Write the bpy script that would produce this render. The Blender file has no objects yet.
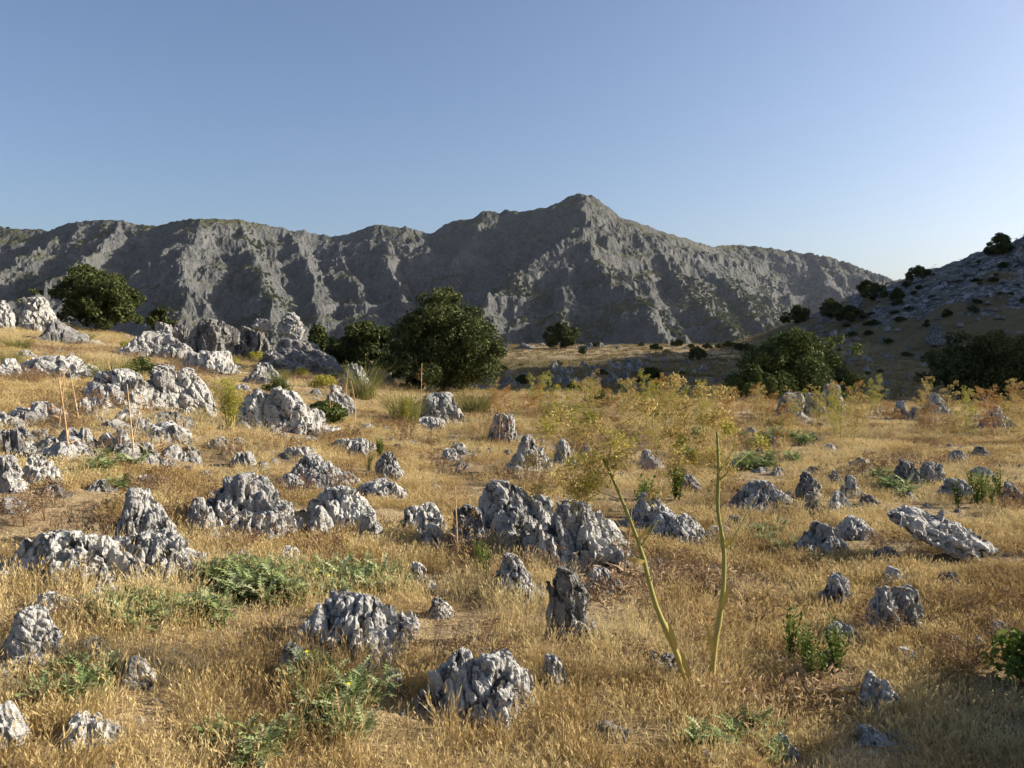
import bpy, math, random
import numpy as np
from mathutils import Vector, Matrix

random.seed(7)
RNG = np.random.default_rng(7)
R = math.radians
scn = bpy.context.scene
COL = scn.collection

# ------------------------------------------------------------------ constants
FPX, CX, CY, HOR = 800.0, 512.0, 384.0, 340.0
CAM_Z = 1.65
PITCH = math.atan((CY - HOR) / FPX)
SUN_AZ, SUN_EL = R(80), R(22)

# ------------------------------------------------------------------ noise
def _h(ix, iy, iz, seed):
    with np.errstate(over='ignore'):
        h = (ix.astype(np.int64) * 374761393 + iy.astype(np.int64) * 668265263 + iz.astype(np.int64) * 2147483647 % 1274126177 + seed * 974634777).astype(np.uint64).astype(np.uint32)
        h ^= h >> np.uint32(15); h *= np.uint32(2246822519)
        h ^= h >> np.uint32(13); h *= np.uint32(3266489917)
        h ^= h >> np.uint32(16)
    return h

def perlin(x, y, z, seed=0):
    xi, yi, zi = np.floor(x), np.floor(y), np.floor(z)
    fx, fy, fz = x - xi, y - yi, z - zi
    xi, yi, zi = xi.astype(np.int64), yi.astype(np.int64), zi.astype(np.int64)
    u = fx*fx*fx*(fx*(fx*6-15)+10); v = fy*fy*fy*(fy*(fy*6-15)+10); w = fz*fz*fz*(fz*(fz*6-15)+10)
    out = 0
    for dx in (0, 1):
        for dy in (0, 1):
            for dz in (0, 1):
                h = _h(xi+dx, yi+dy, zi*7+dz*7, seed)
                gx = (h & np.uint32(1023)).astype(np.float32) / 511.5 - 1
                gy = ((h >> np.uint32(10)) & np.uint32(1023)).astype(np.float32) / 511.5 - 1
                gz = ((h >> np.uint32(20)) & np.uint32(1023)).astype(np.float32) / 511.5 - 1
                g = gx*(fx-dx) + gy*(fy-dy) + gz*(fz-dz)
                out = out + g * (u if dx else 1-u) * (v if dy else 1-v) * (w if dz else 1-w)
    return out * 1.1

def fbm(x, y, z, oct=4, seed=0, gain=0.5):
    a, s, t = 1.0, 0, 0
    for i in range(oct):
        s = s + a * perlin(x, y, z, seed + i); t += a
        x, y, z = x*2.03+1.7, y*2.03+9.2, z*2.03+4.1; a *= gain
    return s / t * 1.4

def ridged(x, y, z, oct=4, seed=0, gain=0.5):
    a, s, t = 1.0, 0, 0
    for i in range(oct):
        n = 1 - np.abs(perlin(x, y, z, seed + i)) * 2.2
        s = s + a * n; t += a
        x, y, z = x*2.03+1.7, y*2.03+9.2, z*2.03+4.1; a *= gain
    return s / t

def worley(x, y, z, seed=0):
    xi, yi, zi = np.floor(x), np.floor(y), np.floor(z)
    f1 = np.full(x.shape, 9.0, np.float32); f2 = f1.copy(); cid = np.zeros(x.shape, np.float32)
    for dx in (-1, 0, 1):
        for dy in (-1, 0, 1):
            for dz in (-1, 0, 1):
                h = _h((xi+dx).astype(np.int64), (yi+dy).astype(np.int64), ((zi+dz)*7).astype(np.int64), seed)
                px = xi+dx + (h & np.uint32(1023)).astype(np.float32)/1023
                py = yi+dy + ((h >> np.uint32(10)) & np.uint32(1023)).astype(np.float32)/1023
                pz = zi+dz + ((h >> np.uint32(20)) & np.uint32(1023)).astype(np.float32)/1023
                d = np.sqrt((px-x)**2 + (py-y)**2 + (pz-z)**2).astype(np.float32)
                m = d < f1
                f2 = np.where(m, f1, np.minimum(f2, d))
                cid = np.where(m, (h % np.uint32(997)).astype(np.float32)/997, cid)
                f1 = np.minimum(f1, d)
    return f1, f2, cid

def sstep(a, b, x):
    t = np.clip((x - a) / (b - a), 0, 1); return t*t*(3-2*t)

# ------------------------------------------------------------------ camera maths
def ray(px, py):
    u, v = (px - CX) / FPX, (CY - py) / FPX
    c, s = math.cos(PITCH), math.sin(PITCH)
    return np.array([u, c + v*s, -s + v*c])          # camera looks along +Y, tipped down

def at_depth(px, py, y):
    d = ray(px, py); return np.array([0, 0, CAM_Z]) + d * (y / d[1])

# ------------------------------------------------------------------ terrain
CREST_T = [-1.3, -0.75, -0.64, -0.515, -0.39, -0.2275, -0.1025, 0.11, 0.36, 0.61, 1.3]
CREST_D = [46, 46, 45, 42, 35, 32, 27, 25, 23, 22, 22]
CREST_Z = [3.6, 3.2, 2.9, 2.2, 1.05, 0.42, -0.12, -0.17, -0.32, -0.30, -0.2]
VAL_Y = [0, 30, 42, 60, 120, 163, 185, 300, 600, 1000, 9000]
VAL_Z = [-2.0, -2.4, -2.7, -2.2, -1.3, 0.62, 0.2, -14, -60, -75, -75]

def poly_world(pts):
    out = []
    for p in pts:
        if len(p) == 4: out.append(np.array(p[:3], float))
        else: out.append(at_depth(p[0], p[1], p[2]))
    return out

HILL_K = [.43, .43, .43, .43, .43, .43, .43, .6, .85, .9, .9, .9, .9]
HILL = poly_world([(762, 336, 215), (800, 320, 200), (835, 308, 186), (870, 290, 172), (915, 275, 162), (960, 259, 156),
                   (1000, 247, 151), (1024, 234, 148), (150, 165, 45, 1), (205, 165, 76, 1), (210, 132, 82, 1), (205, 102, 101, 1), (270, 100, 98, 1), (430, 120, 90, 1)])  # the last ridge points are unseen, shaped to cast shade on valley and hillside

def seg_max(x, y, polys, k):
    best = np.full(x.shape, -1e4)
    for i, (a, b) in enumerate(polys):
        dx, dy = b[0]-a[0], b[1]-a[1]; L = dx*dx+dy*dy
        s = np.clip(((x-a[0])*dx + (y-a[1])*dy) / L, 0, 1)
        d = np.hypot(x-a[0]-s*dx, y-a[1]-s*dy)
        kk = k[i] if hasattr(k, '__len__') else k
        best = np.maximum(best, a[2] + (b[2]-a[2])*s - kk*d)
    return best

def ground(x, y):
    x = np.asarray(x, float); y = np.asarray(y, float)
    ys = np.maximum(y, 0.3)
    t = np.clip(x / ys, -1.3, 1.3)
    dc = np.interp(t, CREST_T, CREST_D); zc = np.interp(t, CREST_T, CREST_Z)
    yr = np.minimum(y, dc)
    front = zc * np.maximum(yr, 0) / dc
    val = np.interp(y, VAL_Y, VAL_Z)
    val = val - sstep(-0.12, -0.34, t) * np.clip((y - dc) * 0.16, 0, 30)
    b = sstep(0, 17, y - dc)
    z = front * (1-b) + val * b
    hill = seg_max(x, y, list(zip(HILL[:-1], HILL[1:])), HILL_K)
    m = np.maximum(z, hill)
    kk = 1.2
    z = m + np.log(np.exp((z-m)/kk) + np.exp((hill-m)/kk)) * kk * (np.abs(z-hill) < 12)
    # relief
    far = sstep(26, 60, np.hypot(x, y))
    z = z + (fbm(x/4.2, y/4.2, x*0, 3, 11) * 0.13 + fbm(x/0.9, y/0.9, x*0, 3, 21) * 0.035) * (1 - 0.6*sstep(0, 1, -y))
    z = z + far * (fbm(x/13, y/13, x*0, 4, 31) * 0.55)
    rocky = sstep(2, 9, hill) * (hill > -3)
    z = z + rocky * (ridged(x/8, y/8, x*0, 4, 41) * 1.5 - 0.8 + (ridged(x/2.6, y/2.6, x*0, 3, 47) - .5) * .7)
    return z

def gz(x, y): return float(ground(np.array([x]), np.array([y]))[0])

_T = np.geomspace(1.8, 420, 420)
def unproj(px, py):
    d = ray(px, py)
    lo = None
    ts = _T
    for it in range(2):
        P = np.array([0, 0, CAM_Z])[None] + d[None] * ts[:, None]
        i = np.nonzero(P[:, 2] < ground(P[:, 0], P[:, 1]))[0]
        i = i[0] if len(i) else len(ts)-1
        if it == 0: ts = np.linspace(ts[max(i-1, 0)], ts[i], 24)
    x, y = P[i, 0], P[i, 1]
    t = x/y
    if px < 400:                                # nothing on the slope stands beyond its crest
        dc = float(np.interp(t, CREST_T, CREST_D)) - .5
        if y > dc: x, y = t*dc, dc
    return x, y, gz(x, y)

# ------------------------------------------------------------------ object helpers
def mesh(name, V, F, mat=None, smooth=True, attrs=None):
    me = bpy.data.meshes.new(name)
    V = np.ascontiguousarray(V, np.float32); F = np.ascontiguousarray(F, np.int32)
    me.vertices.add(len(V)); me.vertices.foreach_set('co', V.ravel())
    if len(F):
        me.loops.add(F.size); me.loops.foreach_set('vertex_index', F.ravel())
        me.polygons.add(len(F)); me.polygons.foreach_set('loop_start', np.arange(0, F.size, F.shape[1], dtype=np.int32))
        me.polygons.foreach_set('use_smooth', np.full(len(F), smooth, bool))
    for k, v in (attrs or {}).items():
        v = np.asarray(v)
        ty = 'FLOAT_VECTOR' if v.ndim == 2 else ('INT' if v.dtype.kind == 'i' else 'FLOAT')
        a = me.attributes.new(k, ty, 'POINT')
        if ty == 'FLOAT_VECTOR': a.data.foreach_set('vector', v.astype(np.float32).ravel())
        else: a.data.foreach_set('value', v.astype(np.int32 if ty == 'INT' else np.float32))
    me.update(calc_edges=True)
    if mat: me.materials.append(mat)
    return me

def obj(name, me, loc=(0, 0, 0), rz=0, parent=None, label=None, cat=None, group=None, kind=None, scale=1):
    o = bpy.data.objects.new(name, me); COL.objects.link(o)
    o.location = loc; o.rotation_euler = (0, 0, rz); o.scale = (scale,)*3 if np.isscalar(scale) else scale
    if parent: o.parent = parent
    tag(o, label, cat, group, kind)
    return o

def tag(o, label=None, cat=None, group=None, kind=None):
    if label: o['label'] = label
    if cat: o['category'] = cat
    if group: o['group'] = group
    if kind: o['kind'] = kind

def copy_tree(o, parent=None):
    c = o.copy(); COL.objects.link(c)
    if parent: c.parent = parent
    for ch in [q for q in o.children]: copy_tree(ch, c)
    return c

class MB:
    """collects triangles plus a per-vertex tint"""
    def __init__(s): s.V, s.F, s.T, s.n = [], [], [], 0
    def add(s, V, F, tint=0.5):
        V = np.asarray(V, float); F = np.asarray(F, int)
        if F.shape[1] == 4: F = np.concatenate([F[:, [0, 1, 2]], F[:, [0, 2, 3]]])
        s.V.append(V); s.F.append(F + s.n); s.n += len(V)
        s.T.append(np.full(len(V), tint, float) if np.isscalar(tint) else np.asarray(tint, float))
    def mesh(s, name, mat, smooth=True, extra=None):
        at = {'tint': np.concatenate(s.T)}
        if extra: at.update(extra)
        return mesh(name, np.concatenate(s.V), np.concatenate(s.F), mat, smooth, at)
    def tube(s, pts, rad, n=6, tint=0.5, cap=True):
        pts = np.asarray(pts, float); rad = np.broadcast_to(np.asarray(rad, float), (len(pts),))
        rings = []
        up = np.array([0.31, 0.17, 0.93]); prev = None
        for i in range(len(pts)):
            t = pts[min(i+1, len(pts)-1)] - pts[max(i-1, 0)]; t = t / (np.linalg.norm(t) + 1e-9)
            a = np.cross(t, [1, 0.02, 0.01]) if prev is None else prev - t*np.dot(prev, t)
            if np.linalg.norm(a) < 1e-3: a = np.cross(t, up)
            a /= np.linalg.norm(a); b = np.cross(t, a); prev = a
            an = np.arange(n) * 2*math.pi/n
            rings.append(pts[i] + rad[i]*(np.cos(an)[:, None]*a + np.sin(an)[:, None]*b))
        V = np.concatenate(rings); F = []
        for i in range(len(pts)-1):
            for j in range(n):
                F.append((i*n+j, i*n+(j+1) % n, (i+1)*n+(j+1) % n, (i+1)*n+j))
        F = [(f[0], f[1], f[2]) for f in F] + [(f[0], f[2], f[3]) for f in F]
        if cap:
            V = np.concatenate([V, pts[-1:]]); e = len(V)-1; k = (len(pts)-1)*n
            F += [(k+j, k+(j+1) % n, e) for j in range(n)]
        s.add(V, np.array(F), tint)

def unit(v): return v / (np.linalg.norm(v, axis=-1, keepdims=True) + 1e-9)

# ------------------------------------------------------------------ materials
def newmat(name):
    m = bpy.data.materials.new(name); m.use_nodes = True
    nt = m.node_tree; nt.nodes.clear()
    return m, nt, nt.nodes, nt.links

class N:
    def __init__(s, nt): s.nt = nt
    def new(s, ty, **kw):
        n = s.nt.nodes.new(ty)
        for k, v in kw.items(): setattr(n, k, v)
        return n
    def link(s, a, b): s.nt.links.new(a, b)
    def noise(s, vec, scale, detail=4, rough=0.55, dist=0.0):
        n = s.new('ShaderNodeTexNoise'); n.inputs['Scale'].default_value = scale; n.inputs['Detail'].default_value = detail
        n.inputs['Roughness'].default_value = rough; n.inputs['Distortion'].default_value = dist
        if vec is not None: s.link(vec, n.inputs['Vector'])
        return n.outputs['Fac']
    def voro(s, vec, scale, feature='F1'):
        n = s.new('ShaderNodeTexVoronoi', feature=feature); n.inputs['Scale'].default_value = scale
        if vec is not None: s.link(vec, n.inputs['Vector'])
        return n.outputs['Distance']
    def step(s, val, a, b, lo=0.0, hi=1.0):
        n = s.new('ShaderNodeMapRange', interpolation_type='SMOOTHSTEP')
        n.inputs['From Min'].default_value = a; n.inputs['From Max'].default_value = b
        n.inputs['To Min'].default_value = lo; n.inputs['To Max'].default_value = hi
        s.link(val, n.inputs['Value']); return n.outputs['Result']
    def mix(s, fac, a, b, mode='MIX'):
        n = s.new('ShaderNodeMix', data_type='RGBA', blend_type=mode)
        for v, i in ((fac, 0), (a, 6), (b, 7)):
            if hasattr(v, 'is_linked') or hasattr(v, 'links'): s.link(v, n.inputs[i])
            else: n.inputs[i].default_value = v if np.isscalar(v) else (*v, 1)
        return n.outputs[2]
    def math(s, op, a, b=0.0):
        n = s.new('ShaderNodeMath', operation=op)
        for v, i in ((a, 0), (b, 1)):
            if hasattr(v, 'links'): s.link(v, n.inputs[i])
            else: n.inputs[i].default_value = v
        return n.outputs[0]
    def ramp(s, fac, stops):
        n = s.new('ShaderNodeValToRGB'); e = n.color_ramp.elements
        while len(e) < len(stops): e.new(0.5)
        for el, (p, c) in zip(e, stops): el.position = p; el.color = (*c, 1)
        s.link(fac, n.inputs[0]); return n.outputs[0]
    def bump(s, h, strength, dist):
        n = s.new('ShaderNodeBump'); n.inputs['Strength'].default_value = strength; n.inputs['Distance'].default_value = dist
        s.link(h, n.inputs['Height']); return n.outputs['Normal']
    def out(s, shader): 
        o = s.new('ShaderNodeOutputMaterial'); s.link(shader, o.inputs['Surface'])
    def princ(s, col, rough=0.9, normal=None, spec=0.25):
        p = s.new('ShaderNodeBsdfPrincipled'); p.inputs['Roughness'].default_value = rough
        p.inputs['Specular IOR Level'].default_value = spec
        if hasattr(col, 'links'): s.link(col, p.inputs['Base Color'])
        else: p.inputs['Base Color'].default_value = (*col, 1)
        if normal is not None: s.link(normal, p.inputs['Normal'])
        return p.outputs[0]

def rock_material(name, pale, mid, dark, white, dark_amt=0.5):
    m, nt, nn, ll = newmat(name); n = N(nt)
    tc = n.new('ShaderNodeTexCoord'); oi = n.new('ShaderNodeObjectInfo')
    comb = n.new('ShaderNodeVectorMath', operation='ADD'); n.link(tc.outputs['Object'], comb.inputs[0])
    sc = n.new('ShaderNodeVectorMath', operation='SCALE'); sc.inputs[0].default_value = (37, 21, 53); n.link(oi.outputs['Random'], sc.inputs['Scale'])
    n.link(sc.outputs[0], comb.inputs[1]); P = comb.outputs[0]
    big = n.noise(P, 3.2, 5, 0.6, 0.4); med = n.noise(P, 11, 5, 0.65, 0.6); fine = n.noise(P, 60, 4, 0.7)
    col = n.mix(n.step(big, 0.36, 0.66), mid, pale)
    col = n.mix(n.step(med, 0.50 + 0.08*(1-dark_amt), 0.64), col, dark)
    spots = n.step(n.voro(P, 26), 0.10, 0.30, 1, 0)
    spots = n.math('MULTIPLY', spots, n.step(n.noise(P, 4.7, 3), 0.45, 0.6))
    col = n.mix(n.math('MULTIPLY', spots, 0.8), col, white)
    och = n.math('MULTIPLY', n.step(n.noise(P, 5.3, 4, 0.6), 0.60, 0.72), 0.45)
    col = n.mix(och, col, (0.30, 0.22, 0.13))
    dk = n.math('MULTIPLY', n.step(n.voro(P, 19), 0.06, 0.22, 1, 0), n.step(n.noise(P, 6.1, 3), 0.42, 0.6))
    col = n.mix(n.math('MULTIPLY', dk, 0.75), col, dark)
    g = n.step(fine, 0.3, 0.7, 0.75, 1.15)
    gm = n.new('ShaderNodeVectorMath', operation='SCALE'); n.link(col, gm.inputs[0]); n.link(g, gm.inputs['Scale'])
    bh = n.math('ADD', n.math('MULTIPLY', med, 0.8), n.math('ADD', n.math('MULTIPLY', fine, 0.35), n.math('MULTIPLY', n.step(n.voro(P, 30), 0.0, 0.45), 0.5)))
    n.out(n.princ(gm.outputs[0], 0.95, n.bump(bh, 0.9, 0.03), 0.15))
    return m

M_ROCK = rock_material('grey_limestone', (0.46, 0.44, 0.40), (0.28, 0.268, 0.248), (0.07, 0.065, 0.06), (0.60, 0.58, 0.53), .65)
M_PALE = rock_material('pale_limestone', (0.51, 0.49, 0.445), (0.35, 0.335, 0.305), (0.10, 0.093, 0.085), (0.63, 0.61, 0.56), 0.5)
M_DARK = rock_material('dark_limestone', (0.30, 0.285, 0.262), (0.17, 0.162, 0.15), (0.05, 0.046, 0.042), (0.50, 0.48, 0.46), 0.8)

def leaf_material(name, stops, trans=0.25, rough=0.6, world_var=None):
    m, nt, nn, ll = newmat(name); n = N(nt)
    at = n.new('ShaderNodeAttribute', attribute_name='tint')
    fac = at.outputs['Fac']
    if world_var:
        ge = n.new('ShaderNodeNewGeometry')
        nz = n.noise(ge.outputs['Position'], world_var[0], 3, 0.6)
        nz2 = n.noise(ge.outputs['Position'], world_var[0]*0.22, 2, 0.5)
        fac = n.math('ADD', n.math('MULTIPLY', fac, 1-world_var[1]), n.math('MULTIPLY', n.step(n.math('ADD', n.math('MULTIPLY', nz, .6), n.math('MULTIPLY', nz2, .4)), 0.36, 0.64), world_var[1]))
    col = n.ramp(fac, stops)
    p = n.princ(col, rough, None, 0.08)
    t = n.new('ShaderNodeBsdfTranslucent'); n.link(col, t.inputs['Color'])
    mx = n.new('ShaderNodeMixShader'); mx.inputs[0].default_value = trans
    n.link(p, mx.inputs[1]); n.link(t.outputs[0], mx.inputs[2]); n.out(mx.outputs[0])
    return m

M_GRASS = leaf_material('dry_grass', [(0.0, (0.18, 0.115, 0.055)), (0.25, (0.32, 0.215, 0.09)), (0.5, (0.50, 0.37, 0.165)), (0.75, (0.62, 0.49, 0.25)), (1.0, (0.54, 0.47, 0.24))], 0.3, 0.7, (1.3, 0.6))
M_PASTURE = leaf_material('pasture_grass', [(0.0, (0.09, 0.07, 0.028)), (0.5, (0.20, 0.155, 0.068)), (1.0, (0.32, 0.26, 0.125))], 0.25, 0.75, (0.12, 0.5))
M_THISTLE = leaf_material('thistle_leaf', [(0.0, (0.09, 0.11, 0.04)), (0.4, (0.21, 0.265, 0.095)), (0.8, (0.34, 0.40, 0.17)), (0.93, (0.42, 0.43, 0.24)), (1.0, (0.40, 0.30, 0.15))], 0.25, 0.55)
M_HERB = leaf_material('green_herb_leaf', [(0.0, (0.07, 0.10, 0.02)), (0.5, (0.13, 0.18, 0.035)), (1.0, (0.22, 0.26, 0.06))], 0.3, 0.5)
M_OAK = leaf_material('holm_oak_leaf', [(0.0, (0.025, 0.032, 0.010)), (0.5, (0.068, 0.082, 0.026)), (0.9, (0.13, 0.145, 0.048)), (1.0, (0.19, 0.19, 0.085))], 0.22, 0.5)
M_BUSH = leaf_material('bush_leaf', [(0.0, (0.035, 0.05, 0.015)), (0.5, (0.085, 0.11, 0.03)), (1.0, (0.16, 0.185, 0.055))], 0.2, 0.55)
M_BROOM = leaf_material('broom_leaf', [(0.0, (0.09, 0.10, 0.03)), (0.5, (0.20, 0.20, 0.055)), (1.0, (0.34, 0.30, 0.10))], 0.25, 0.6)
M_STALK = leaf_material('fennel_stalk', [(0.0, (0.15, 0.17, 0.05)), (0.5, (0.28, 0.275, 0.085)), (1.0, (0.50, 0.38, 0.13))], 0.05, 0.5)
M_DRYSTALK = leaf_material('dry_fennel_stalk', [(0.0, (0.28, 0.16, 0.08)), (0.5, (0.47, 0.30, 0.15)), (1.0, (0.58, 0.43, 0.25))], 0.05, 0.6)
M_UMBEL = leaf_material('fennel_umbel', [(0.0, (0.25, 0.17, 0.055)), (0.5, (0.46, 0.34, 0.115)), (1.0, (0.62, 0.50, 0.20))], 0.3, 0.6)
M_UMBEL_RUST = leaf_material('rusty_fennel_umbel', [(0.0, (0.22, 0.10, 0.04)), (0.5, (0.40, 0.22, 0.07)), (1.0, (0.50, 0.34, 0.11))], 0.3, 0.6)
M_FEATHER = leaf_material('feathery_fennel_leaf', [(0.0, (0.18, 0.18, 0.03)), (0.5, (0.36, 0.33, 0.06)), (1.0, (0.52, 0.46, 0.10))], 0.35, 0.6)
M_DEAD = leaf_material('dead_leaf', [(0.0, (0.15, 0.09, 0.05)), (0.5, (0.31, 0.20, 0.11)), (1.0, (0.50, 0.37, 0.23))], 0.2, 0.7)
M_WEED = leaf_material('dry_weed', [(0.0, (0.12, 0.07, 0.04)), (0.5, (0.24, 0.145, 0.08)), (1.0, (0.36, 0.25, 0.14))], 0.15, 0.7)
M_FLOWER = leaf_material('yellow_flower', [(0.0, (0.75, 0.6, 0.03)), (1.0, (0.8, 0.68, 0.05))], 0.2, 0.6)

def bark_material():
    m, nt, nn, ll = newmat('oak_bark'); n = N(nt)
    tc = n.new('ShaderNodeTexCoord'); a = n.noise(tc.outputs['Object'], 9, 5, 0.7, 1.0)
    n.out(n.princ(n.ramp(a, [(0.3, (0.05, 0.042, 0.035)), (0.7, (0.17, 0.15, 0.13))]), 0.9, n.bump(a, 0.8, 0.03)))
    return m
M_BARK = bark_material()

def ground_material():
    m, nt, nn, ll = newmat('stony_pasture'); n = N(nt)
    ge = n.new('ShaderNodeNewGeometry'); P = ge.outputs['Position']
    a = n.noise(P, 0.55, 5, 0.6); b = n.noise(P, 6, 5, 0.65); c = n.noise(P, 45, 4, 0.7)
    col = n.ramp(n.math('ADD', n.math('MULTIPLY', a, 0.5), n.math('MULTIPLY', b, 0.5)), [(0.30, (0.12, 0.08, 0.045)), (0.46, (0.29, 0.205, 0.11)), (0.60, (0.42, 0.32, 0.18)), (0.75, (0.36, 0.30, 0.21))])
    # olive and pale bands of the wider pasture
    w = n.noise(P, 0.06, 5, 0.6)
    col = n.mix(n.math('MULTIPLY', n.step(w, 0.52, 0.66), 0.35), col, (0.16, 0.14, 0.06))
    st = n.math('MULTIPLY', n.step(n.voro(P, 9), 0.10, 0.26, 1, 0), n.step(n.noise(P, 0.9, 3), 0.5, 0.62))
    col = n.mix(st, col, (0.36, 0.34, 0.31))
    wa = n.new('ShaderNodeAttribute', attribute_name='shade_tone'); ra = n.new('ShaderNodeAttribute', attribute_name='rocky')
    col = n.mix(n.math('MULTIPLY', wa.outputs['Fac'], .8), col, n.ramp(b, [(.3, (.065, .055, .025)), (.7, (.15, .12, .06))]))  # scrubby brown that also puts the valley and hillside shade into the colour
    rk = n.ramp(n.noise(P, 1.1, 6, .7, .5), [(.38, (.035, .035, .03)), (.5, (.14, .136, .13)), (.62, (.33, .32, .305))])
    rmask = n.step(n.math('ADD', n.math('MULTIPLY', ra.outputs['Fac'], .7), n.math('MULTIPLY', n.noise(P, .35, 5, .7), .6)), .55, .72)
    col = n.mix(rmask, col, rk)
    g = n.step(c, 0.25, 0.75, 0.6, 1.25)
    gm = n.new('ShaderNodeVectorMath', operation='SCALE'); n.link(col, gm.inputs[0]); n.link(g, gm.inputs['Scale'])
    n.out(n.princ(gm.outputs[0], 0.97, n.bump(n.math('ADD', b, n.math('MULTIPLY', c, 0.4)), 0.8, 0.06), 0.1))
    return m
M_GROUND = ground_material()

def mountain_material():
    m, nt, nn, ll = newmat('limestone_mountain'); n = N(nt)
    ge = n.new('ShaderNodeNewGeometry'); P = ge.outputs['Position']
    a = n.noise(P, 0.0055, 6, 0.62, 0.3); b = n.noise(P, 0.028, 6, 0.7, 0.5); c = n.noise(P, 0.14, 4, 0.7)
    rock = n.ramp(n.math('ADD', n.math('MULTIPLY', b, .6), n.math('MULTIPLY', c, .4)), [(0.34, (0.042, 0.042, 0.041)), (0.5, (0.10, 0.099, 0.095)), (0.66, (0.205, 0.203, 0.195))])
    grass = n.ramp(c, [(0.35, (0.04, 0.042, 0.018)), (0.65, (0.095, 0.088, 0.04))])
    nz = n.new('ShaderNodeSeparateXYZ'); n.link(ge.outputs['Normal'], nz.inputs[0])
    flat = n.math('ADD', n.math('MULTIPLY', nz.outputs['Z'], 0.9), n.math('MULTIPLY', a, 0.9))
    flat = n.math('ADD', flat, n.math('MULTIPLY', b, 0.5))
    col = n.mix(n.step(flat, 1.30, 1.55), rock, grass)
    d = n.step(n.math('ADD', n.math('MULTIPLY', c, 0.5), n.math('MULTIPLY', b, 0.5)), 0.52, 0.60)
    d = n.math('MULTIPLY', d, n.step(a, 0.34, 0.56))
    col = n.mix(n.math('MULTIPLY', d, 0.8), col, (0.045, 0.05, 0.025))
    n.out(n.princ(col, 0.97, n.bump(n.math('ADD', b, n.math('MULTIPLY', c, 0.5)), 1.0, 8.0), 0.05))
    return m
M_MOUNT = mountain_material()

# ------------------------------------------------------------------ ground sheet
def build_ground():
    th_in = np.linspace(-R(46), R(46), 900)
    th_out = np.linspace(R(46), R(314), 150)[1:-1]
    th = np.concatenate([th_in, th_out])
    r = np.concatenate([np.linspace(0.4, 3, 24)[:-1], np.geomspace(3, 300, 420)[:-1], np.geomspace(300, 4000, 40)])
    TH, RR = np.meshgrid(th, r, indexing='ij')
    x, y = np.sin(TH)*RR, np.cos(TH)*RR
    z = ground(x.ravel(), y.ravel())
    V = np.stack([x.ravel(), y.ravel(), z], 1)
    nt_, nr = len(th), len(r)
    i = np.arange(nt_)[:, None]; j = np.arange(nr-1)[None]
    a = (i*nr + j); b = (((i+1) % nt_)*nr + j)
    F = np.stack([a.ravel(), (a+1).ravel(), (b+1).ravel(), b.ravel()], 1)
    c = len(V); V = np.concatenate([V, [[0, 0, gz(0, 0)]]])
    tri = np.stack([np.full(nt_, c), np.arange(nt_)*nr, ((np.arange(nt_)+1) % nt_)*nr], 1)
    F = np.concatenate([F[:, [0, 1, 2]], F[:, [0, 2, 3]], tri])
    hl = seg_max(V[:, 0], V[:, 1], list(zip(HILL[:-1], HILL[1:])), HILL_K)
    ro = sstep(2, 9, hl) * sstep(-.25, .2, fbm(V[:, 0]/9, V[:, 1]/9, V[:, 0]*0, 4, 45) + .25*sstep(5, 16, hl)) + .62*sstep(.05, .45, fbm(V[:, 0]/6, V[:, 1]/6, V[:, 0]*0, 4, 145))*sstep(30, 50, V[:, 1])*(1-sstep(115, 130, V[:, 1])*(1-sstep(-2, 2, hl)))
    shade_tone = sstep(30, 55, V[:, 1]) * (1 - sstep(118, 128, V[:, 1])*(1 - sstep(-2, 2, hl)))  # shade painted over valley and hill, stopping short of the sunlit far meadow
    obj('ground', mesh('ground', V, F, M_GROUND, True, {'rocky': ro, 'shade_tone': shade_tone}), kind='structure', label='stony dry pasture with a shaded valley and hillside beyond', cat='ground')
build_ground()

# ------------------------------------------------------------------ mountains
CRESTS = [
    [(-420, 226, 2000), (-250, 215, 1900), (-120, 222, 1850), (0, 230, 1800), (45, 233, 1800), (75, 226, 1790), (120, 222, 1770), (160, 229, 1780), (200, 219, 1700), (235, 222, 1750),
     (260, 228, 1800), (290, 232, 1820), (320, 238, 1850), (345, 236, 1850), (370, 230, 1850), (405, 227, 1850), (428, 234, 1870), (450, 225, 1870), (480, 215, 1860), (505, 213, 1860), (520, 215, 1850),
     (545, 209, 1820), (556, 206, 1805), (566, 200, 1790), (577, 197, 1780), (590, 198, 1780), (600, 204, 1790), (608, 212, 1805), (620, 220, 1830), (645, 229, 1880), (670, 236, 1950), (690, 244, 2050), (712, 249, 2200), (745, 246, 2400),
     (790, 250, 2400), (830, 260, 2350), (870, 272, 2300), (900, 284, 2250), (960, 305, 2200), (1060, 330, 2200)],
]
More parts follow.
